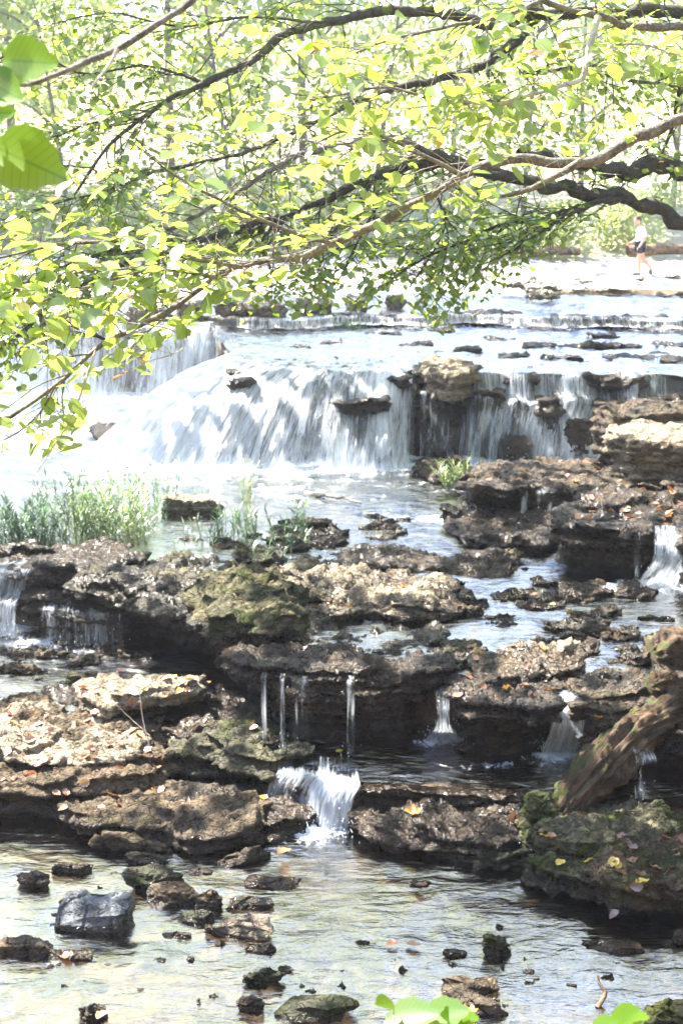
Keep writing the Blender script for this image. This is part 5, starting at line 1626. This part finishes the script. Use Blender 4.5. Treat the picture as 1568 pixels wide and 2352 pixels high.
# ------------------------------------------------------------------ walker
def build_person():
    foot = at_level(2392 / 1.6327, 634, 2.86)
    g = float(bed_height(np.array([foot[0]]), np.array([foot[1]]))[0])
    fx, fy, fz = foot[0], foot[1], max(g, 2.80)
    Hh = 1.62
    s = Hh / 1.75
    def P(x, y, z): return (fx + x * s, fy + y * s, fz + z * s)
    # joints, facing left (-x), right leg planted, left leg trailing, head bowed
    J = {'pel': (0.02, 0, .93), 'sp': (.03, 0, 1.08), 'ch': (.02, 0, 1.28), 'nb': (-.02, 0, 1.46), 'nk': (-.06, 0, 1.52),
         'lh': (.0, -.09, .88), 'lk': (-.03, -.09, .49), 'la': (-.0, -.09, .08), 'lt': (-.15, -.09, .03),
         'rh': (.03, .09, .88), 'rk': (.13, .09, .50), 'ra': (.40, .09, .20), 'rt': (.37, .09, .05),
         'ls': (.03, -.18, 1.40), 'le': (.10, -.23, 1.12), 'lw': (-.03, -.22, .90), 'lf': (-.08, -.22, .83),
         'rs': (.0, .18, 1.40), 're': (-.0, .22, 1.12), 'rw': (-.20, .20, .98), 'rf': (-.28, .20, .95)}
    E = [('pel', 'sp'), ('sp', 'ch'), ('ch', 'nb'), ('nb', 'nk'), ('pel', 'lh'), ('lh', 'lk'), ('lk', 'la'), ('la', 'lt'), ('pel', 'rh'), ('rh', 'rk'), ('rk', 'ra'), ('ra', 'rt'),
         ('ch', 'ls'), ('ls', 'le'), ('le', 'lw'), ('lw', 'lf'), ('ch', 'rs'), ('rs', 're'), ('re', 'rw'), ('rw', 'rf')]
    R = {'pel': .125, 'sp': .12, 'ch': .135, 'nb': .07, 'nk': .055, 'lh': .095, 'lk': .06, 'la': .04, 'lt': .035, 'rh': .095, 'rk': .06, 'ra': .04, 'rt': .035, 'ls': .065, 'le': .043, 'lw': .03, 'lf': .028,
         'rs': .065, 're': .043, 'rw': .03, 'rf': .028}
    def skin(names, scale, name, mat, extra=None, root_name=None, ov=None):
        ids = {n: i for i, n in enumerate(names)}
        me = bpy.data.meshes.new(name)
        ed = [(ids[a], ids[b]) for a, b in E if a in ids and b in ids]
        JJ = dict(J)
        if ov: JJ.update(ov)
        me.from_pydata([Vector(P(*JJ[n])) for n in names], ed, [])
        o = bpy.data.objects.new('t', me); COL.objects.link(o)
        md = o.modifiers.new('s', 'SKIN')
        for i, n in enumerate(names):
            r = R[n] * scale * s
            me.skin_vertices[0].data[i].radius = (r, r)
        me.skin_vertices[0].data[0].use_root = True
        sb = o.modifiers.new('u', 'SUBSURF'); sb.levels = 2; sb.render_levels = 2
        m2 = bpy.data.meshes.new_from_object(o.evaluated_get(bpy.context.evaluated_depsgraph_get()))
        bpy.data.objects.remove(o); bpy.data.meshes.remove(me)
        m2.name = name
        m2.materials.clear()
        m2.polygons.foreach_set('use_smooth', np.ones(len(m2.polygons), dtype=bool))
        return m2
    skinm = plain('skin', (.62, .36, .26), .6)
    names = list(J)
    body = skin(names, 1.0, 'person', skinm)
    # head joined to the same surface
    bm = bmesh.new(); bm.from_mesh(body)
    def ell(c, r, sub=3):
        res = bmesh.ops.create_icosphere(bm, subdivisions=sub, radius=1)
        for v in res['verts']:
            v.co = Vector(P(c[0] + v.co.x * r[0], c[1] + v.co.y * r[1], c[2] + v.co.z * r[2]))
    ell((-.11, 0, 1.64), (.098, .078, .118)); ell((-.21, 0, 1.62), (.022, .014, .022), 2)
    ell((-.16, 0, 1.575), (.045, .045, .04), 2)
    for sy in (-1, 1):
        ell((-.09, sy * .08, 1.63), (.022, .012, .032), 2)
        ell((-.195, sy * .032, 1.65), (.012, .014, .010), 2)
    for w, dx in (('lf', -.02), ('rf', -.03)):
        c = J[w]
        for k in range(4):
            ell((c[0] + dx - .012 * k * (w == 'rf') - .01, c[1] + (k - 1.5) * .018, c[2] - .035 - .004 * (k % 2)), (.011, .009, .035), 2)
        ell((c[0] - .03, c[1] + .035, c[2] - .005), (.012, .010, .028), 2)
    bm.to_mesh(body); bm.free()
    o = add_obj('person', body, skinm, None, (fx, fy, fz))
    tag(o, 'person in white t-shirt and dark shorts walking left across the bright rock shelf', 'person')
    def child(nm, me, mat):
        c = bpy.data.objects.new(nm, me); COL.objects.link(c)
        me.transform(Matrix.Translation(-Vector((fx, fy, fz))))
        me.materials.append(mat); me.polygons.foreach_set('use_smooth', np.ones(len(me.polygons), dtype=bool))
        c.parent = o
        return c
    child('shirt', skin(['sp', 'ch', 'nb', 'pel', 'ls', 'le', 'rs', 're'], 1.22, 'shirt', None, ov={'pel': (.02, 0, .97), 'nb': (-.01, 0, 1.42)}), plain('white_cotton', (.85, .87, .90), .9))
    child('shorts', skin(['pel', 'lh', 'lk', 'rh', 'rk'], 1.3, 'shorts', None, ov={'lk': (-.02, -.09, .62), 'rk': (.10, .09, .63), 'pel': (.02, 0, .90)}), plain('navy_cotton', (.03, .035, .06), .9))
    bm = bmesh.new(); ell((-.085, 0, 1.68), (.105, .088, .10)); hm = bpy.data.meshes.new('hair'); bm.to_mesh(hm); bm.free()
    child('hair', hm, plain('brown_hair', (.10, .06, .04), .8))
    for a, e in (('la', 'lt'), ('ra', 'rt')):
        bm = bmesh.new()
        c = J[e]
        d = .06 if a == 'la' else .0
        ell((c[0] + d, c[1], c[2] + .02), (.14 if a == 'la' else .07, .05, .05 if a == 'la' else .12)); sm = bpy.data.meshes.new('shoe'); bm.to_mesh(sm); bm.free()
        child('shoe', sm, plain('dark_shoe', (.10, .10, .13), .7))
    # small red object in the hand
    bm = bmesh.new(); ell((-.30, .20, .93), (.05, .03, .035)); rm = bpy.data.meshes.new('pouch'); bm.to_mesh(rm); bm.free()
    ro = add_obj('pouch', rm, plain('red_cloth', (.6, .06, .04), .8), None, P(-.30, .20, .93))
    tag(ro, 'small red pouch held in the walking person hand', 'pouch')


# ------------------------------------------------------------------ leaf litter
def build_litter():
    bpy.context.view_layer.update()
    V, F, n = [], [], 0
    for o in ROCKS:
        me = o.data
        c = getco(me) + np.array(o.location)
        V.append(c)
        f = np.empty(len(me.loops), np.int32); me.loops.foreach_get('vertex_index', f)
        ls = np.empty(len(me.polygons), np.int32); me.polygons.foreach_get('loop_total', ls)
        q = []
        if (ls == 4).all(): q = f.reshape(-1, 4)
        elif (ls == 3).all(): q = f.reshape(-1, 3)
        else: continue
        F += (q + n).tolist(); n += len(c)
    tree = BVHTree.FromPolygons(np.vstack(V).tolist(), F)
    rs = np.random.default_rng(5)
    variants = []
    for k in range(9):
        T, Fc = leaf_shape(['oval', 'lobed', 'big'][k % 3])
        T = T.copy()
        curl = rs.uniform(.2, 1.2)
        T[:, 2] = T[:, 2] * rs.uniform(.5, 3) + curl * (T[:, 0] - .5) ** 2 * .6 + .25 * curl * perlin(T * 4 + k * 7, k)
        T[:, 0] -= .5
        me = mesh_np('fallen_leaf', T, Fc)
        fattr(me, 'tint', np.full(len(T), [.1, .3, .45, .55, .65, .2, .5, .8, .97][k]))
        me.materials.append(M['litter'])
        variants.append(me)
    zones = [([(0, 1800), (150, 1830), (380, 1790), (340, 1650), (100, 1590), (0, 1640)], 80, 'reddish-brown dead leaf on the dry limestone slab', 'dead leaves on the dry slab', .45, (.06, .13), [0, 1, 2, 3, 4, 5]),
             ([(330, 1650), (640, 1700), (640, 1630), (420, 1590), (250, 1590)], 42, 'red-brown dead leaf on the wet rock strip', 'dead leaves on the rock strip', .45, (.05, .10), [2, 3, 4, 6, 7, 8]),
             ([(1060, 1110), (1560, 1130), (1560, 1070), (1200, 1060)], 36, 'orange-brown dead leaf on the trickling ledge', 'dead leaves on the trickling ledge', 1.5, (.07, .13), [1, 2, 3, 6, 7]),
             ([(1280, 1190), (1560, 1200), (1560, 1140), (1330, 1150)], 40, 'pale brown dead leaf on the boulder ledge', 'dead leaves on the boulder ledge', 1.6, (.07, .13), [2, 3, 4, 6]),
             ([(1040, 1590), (1250, 1590), (1300, 1500), (1060, 1480)], 26, 'brown dead leaf caught on the ledge wall top', 'dead leaves on the ledge wall', 1.05, (.06, .11), [2, 3, 6, 7, 0]),
             ([(960, 1940), (1568, 2090), (1568, 1900), (1250, 1900)], 44, 'dark brown dead leaf on the mossy ledge', 'dead leaves on the mossy ledge', .35, (.07, .14), [0, 0, 5, 1, 2, 8]),
             ([(640, 1500), (1000, 1500), (1560, 1400), (1000, 1330), (620, 1400)], 46, 'dead leaf stranded on the puddled shelf', 'dead leaves on the puddled shelf', 1.05, (.05, .10), [1, 2, 3, 7, 8, 0])]
    used = set()
    for poly, cnt, lb, grp, z, sz, vs in zones:
        Q = np.array(poly, float)
        for k in range(cnt):
            for _ in range(40):
                c = (rs.uniform(Q[:, 0].min(), Q[:, 0].max()), rs.uniform(Q[:, 1].min(), Q[:, 1].max()))
                if inside(c, Q): break
            p = at_level(c[0], c[1], z)
            hit = tree.ray_cast(Vector((p[0], p[1], 4)), Vector((0, 0, -1)))
            if hit[0] is None or hit[1].z < .35 or abs(hit[0].z - z) > .4: continue
            i = int(rs.choice(vs))
            me = variants[i]
            o = bpy.data.objects.new('fallen_leaf', me)
            COL.objects.link(o)
            s = rs.uniform(*sz)
            nrm = hit[1]
            q = nrm.to_track_quat('Z', 'X') @ Matrix.Rotation(rs.uniform(0, 6.28), 3, 'Z').to_quaternion()
            o.rotation_euler = q.to_euler()
            o.scale = (s, s, s)
            o.location = hit[0] + nrm * .006
            tag(o, lb, 'leaf', grp)
    # leaves picked out singly in the photograph
    single = [(950, 1925, .06, .16, 7, 'orange-tan leaf stuck at the foot of the middle ledge'), (1285, 1965, .3, .10, 8, 'yellow leaf on the mossy ledge right of the moss block'), (1468, 2118, .02, .12, 8, 'yellow leaf floating by the right end of the mossy ledge'),
              (1180, 1860, .30, .16, 3, 'tan upright leaf leaning on the middle ledge'), (400, 1600, .5, .08, 8, 'yellow leaf on the rock strip'), (655, 1960, .06, .14, 4, 'red-orange leaf on the low leafy stone'), (1080, 2330, .12, .15, 7, 'amber leaf on the pitted wet stone at the bottom'),
              (608, 1866, .05, .10, 7, 'amber leaf beside the cascade pool'), (1545, 790, 2.5, .12, 3, 'orange leaf on the thin rock strip'), (240, 2335, .09, .11, 4, 'red leaf on the small pitted stone'), (150, 2175, .10, .12, 1, 'brown curled leaf on the leafy stone cluster'), (780, 1728, .36, .08, 8, 'yellow leaf floating in the middle pool'),
              (1372, 1640, .9, .09, 7, 'orange leaf on the rock beside the log'), (900, 2170, .02, .1, 2, 'pale brown leaf drifting right of the pinkish stone'), (950, 2172, .02, .12, 3, 'tan leaf drifting in the middle of the stream'), (965, 2036, .04, .12, 0, 'dark leaf riding on the sunken stone')]
    for u, v, z, s, i, lb in single:
        p = Vector(at_level(u, v, z))
        hit = tree.ray_cast(Vector((p.x, p.y, z + .6)), Vector((0, 0, -1)))
        if hit[0] is not None and hit[0].z > z - .3: p = hit[0]
        if p.z < .0: p.z = .012
        o = bpy.data.objects.new('fallen_leaf', variants[i]); COL.objects.link(o)
        o.location = p + Vector((0, 0, .012)); o.scale = (s, s, s)
        o.rotation_euler = (rs.uniform(-.2, .2) + (1.2 if 'upright' in lb else 0), rs.uniform(-.2, .2), rs.uniform(0, 6))
        tag(o, lb, 'leaf')
# ------------------------------------------------------------------ light, sky, camera
import time
_t = time.time()
def lap(s):
    global _t
    print('%-10s %.1fs' % (s, time.time() - _t)); _t = time.time()

w = bpy.data.worlds.new('World'); scene.world = w; w.use_nodes = True
nt = w.node_tree
sky = nt.nodes.new('ShaderNodeTexSky'); sky.sky_type = 'NISHITA'; sky.sun_disc = False
sky.sun_elevation = SUN_EL; sky.sun_rotation = SUN_AZ; sky.air_density = 1.0; sky.dust_density = .5; sky.ozone_density = 1.0
bgn = nt.nodes['Background']; wb = nt.nodes.new('ShaderNodeMixRGB'); wb.blend_type = 'MULTIPLY'; wb.inputs[0].default_value = 1; wb.inputs[2].default_value = (1.01, .955, 1.15, 1)
nt.links.new(sky.outputs[0], wb.inputs[1]); nt.links.new(wb.outputs[0], bgn.inputs[0]); bgn.inputs[1].default_value = .13
sl = bpy.data.lights.new('sun', 'SUN'); sl.energy = 5.0; sl.angle = math.radians(.5); sl.color = (1, .95, .86)
so = bpy.data.objects.new('sun', sl); COL.objects.link(so)
so.rotation_euler = Vector(SUNV).to_track_quat('Z', 'Y').to_euler()
cam = bpy.data.cameras.new('camera'); co = bpy.data.objects.new('camera', cam); COL.objects.link(co)
co.location = (0, 0, CAMZ); co.rotation_euler = (math.pi / 2 - PITCH, 0, 0)
cam.sensor_fit = 'VERTICAL'; cam.sensor_height = 36; cam.lens = 36 * FOC / 2352
cam.clip_end = 2000; cam.clip_start = .05
cam.dof.use_dof = True; cam.dof.focus_distance = 6.8; cam.dof.aperture_fstop = 5.6
scene.camera = co
scene.view_settings.view_transform = 'Standard'; scene.view_settings.look = 'None'
scene.view_settings.exposure = 2.8; scene.view_settings.gamma = 1
scene.render.resolution_x = 682; scene.render.resolution_y = 1024
scene.cycles.max_bounces = 8; scene.cycles.transparent_max_bounces = 16
scene.cycles.diffuse_bounces = 3; scene.cycles.glossy_bounces = 3; scene.cycles.transmission_bounces = 3
scene.cycles.caustics_reflective = False; scene.cycles.caustics_refractive = False

build_ground(); lap('ground')
build_water(); lap('water')
build_rocks(); lap('rocks')
build_falls(); lap('falls')
build_log(); build_litter(); lap('litter')
build_grass(); build_person(); lap('grass')
build_trees(); lap('trees')

HAZE = .0008  # thin volume added to imitate the washed-out veil over distant parts
if HAZE:
    bm = bmesh.new(); bmesh.ops.create_cube(bm, size=1)
    for v in bm.verts:
        v.co = Vector((v.co.x * 1000, v.co.y * 470 + 212, (v.co.z + .5) * 42 - 3))
    me = bpy.data.meshes.new('added_haze'); bm.to_mesh(me); bm.free()
    m = bpy.data.materials.new('washout_veil'); m.use_nodes = True; t = m.node_tree; t.nodes.clear()
    o_ = t.nodes.new('ShaderNodeOutputMaterial'); pv = t.nodes.new('ShaderNodeVolumePrincipled')
    pv.inputs['Color'].default_value = (.95, .97, 1, 1); pv.inputs['Density'].default_value = HAZE; pv.inputs['Anisotropy'].default_value = .3
    t.links.new(pv.outputs[0], o_.inputs['Volume'])
    h = add_obj('added_haze', me, m); tag(h, kind='stuff')
lap('added_haze')
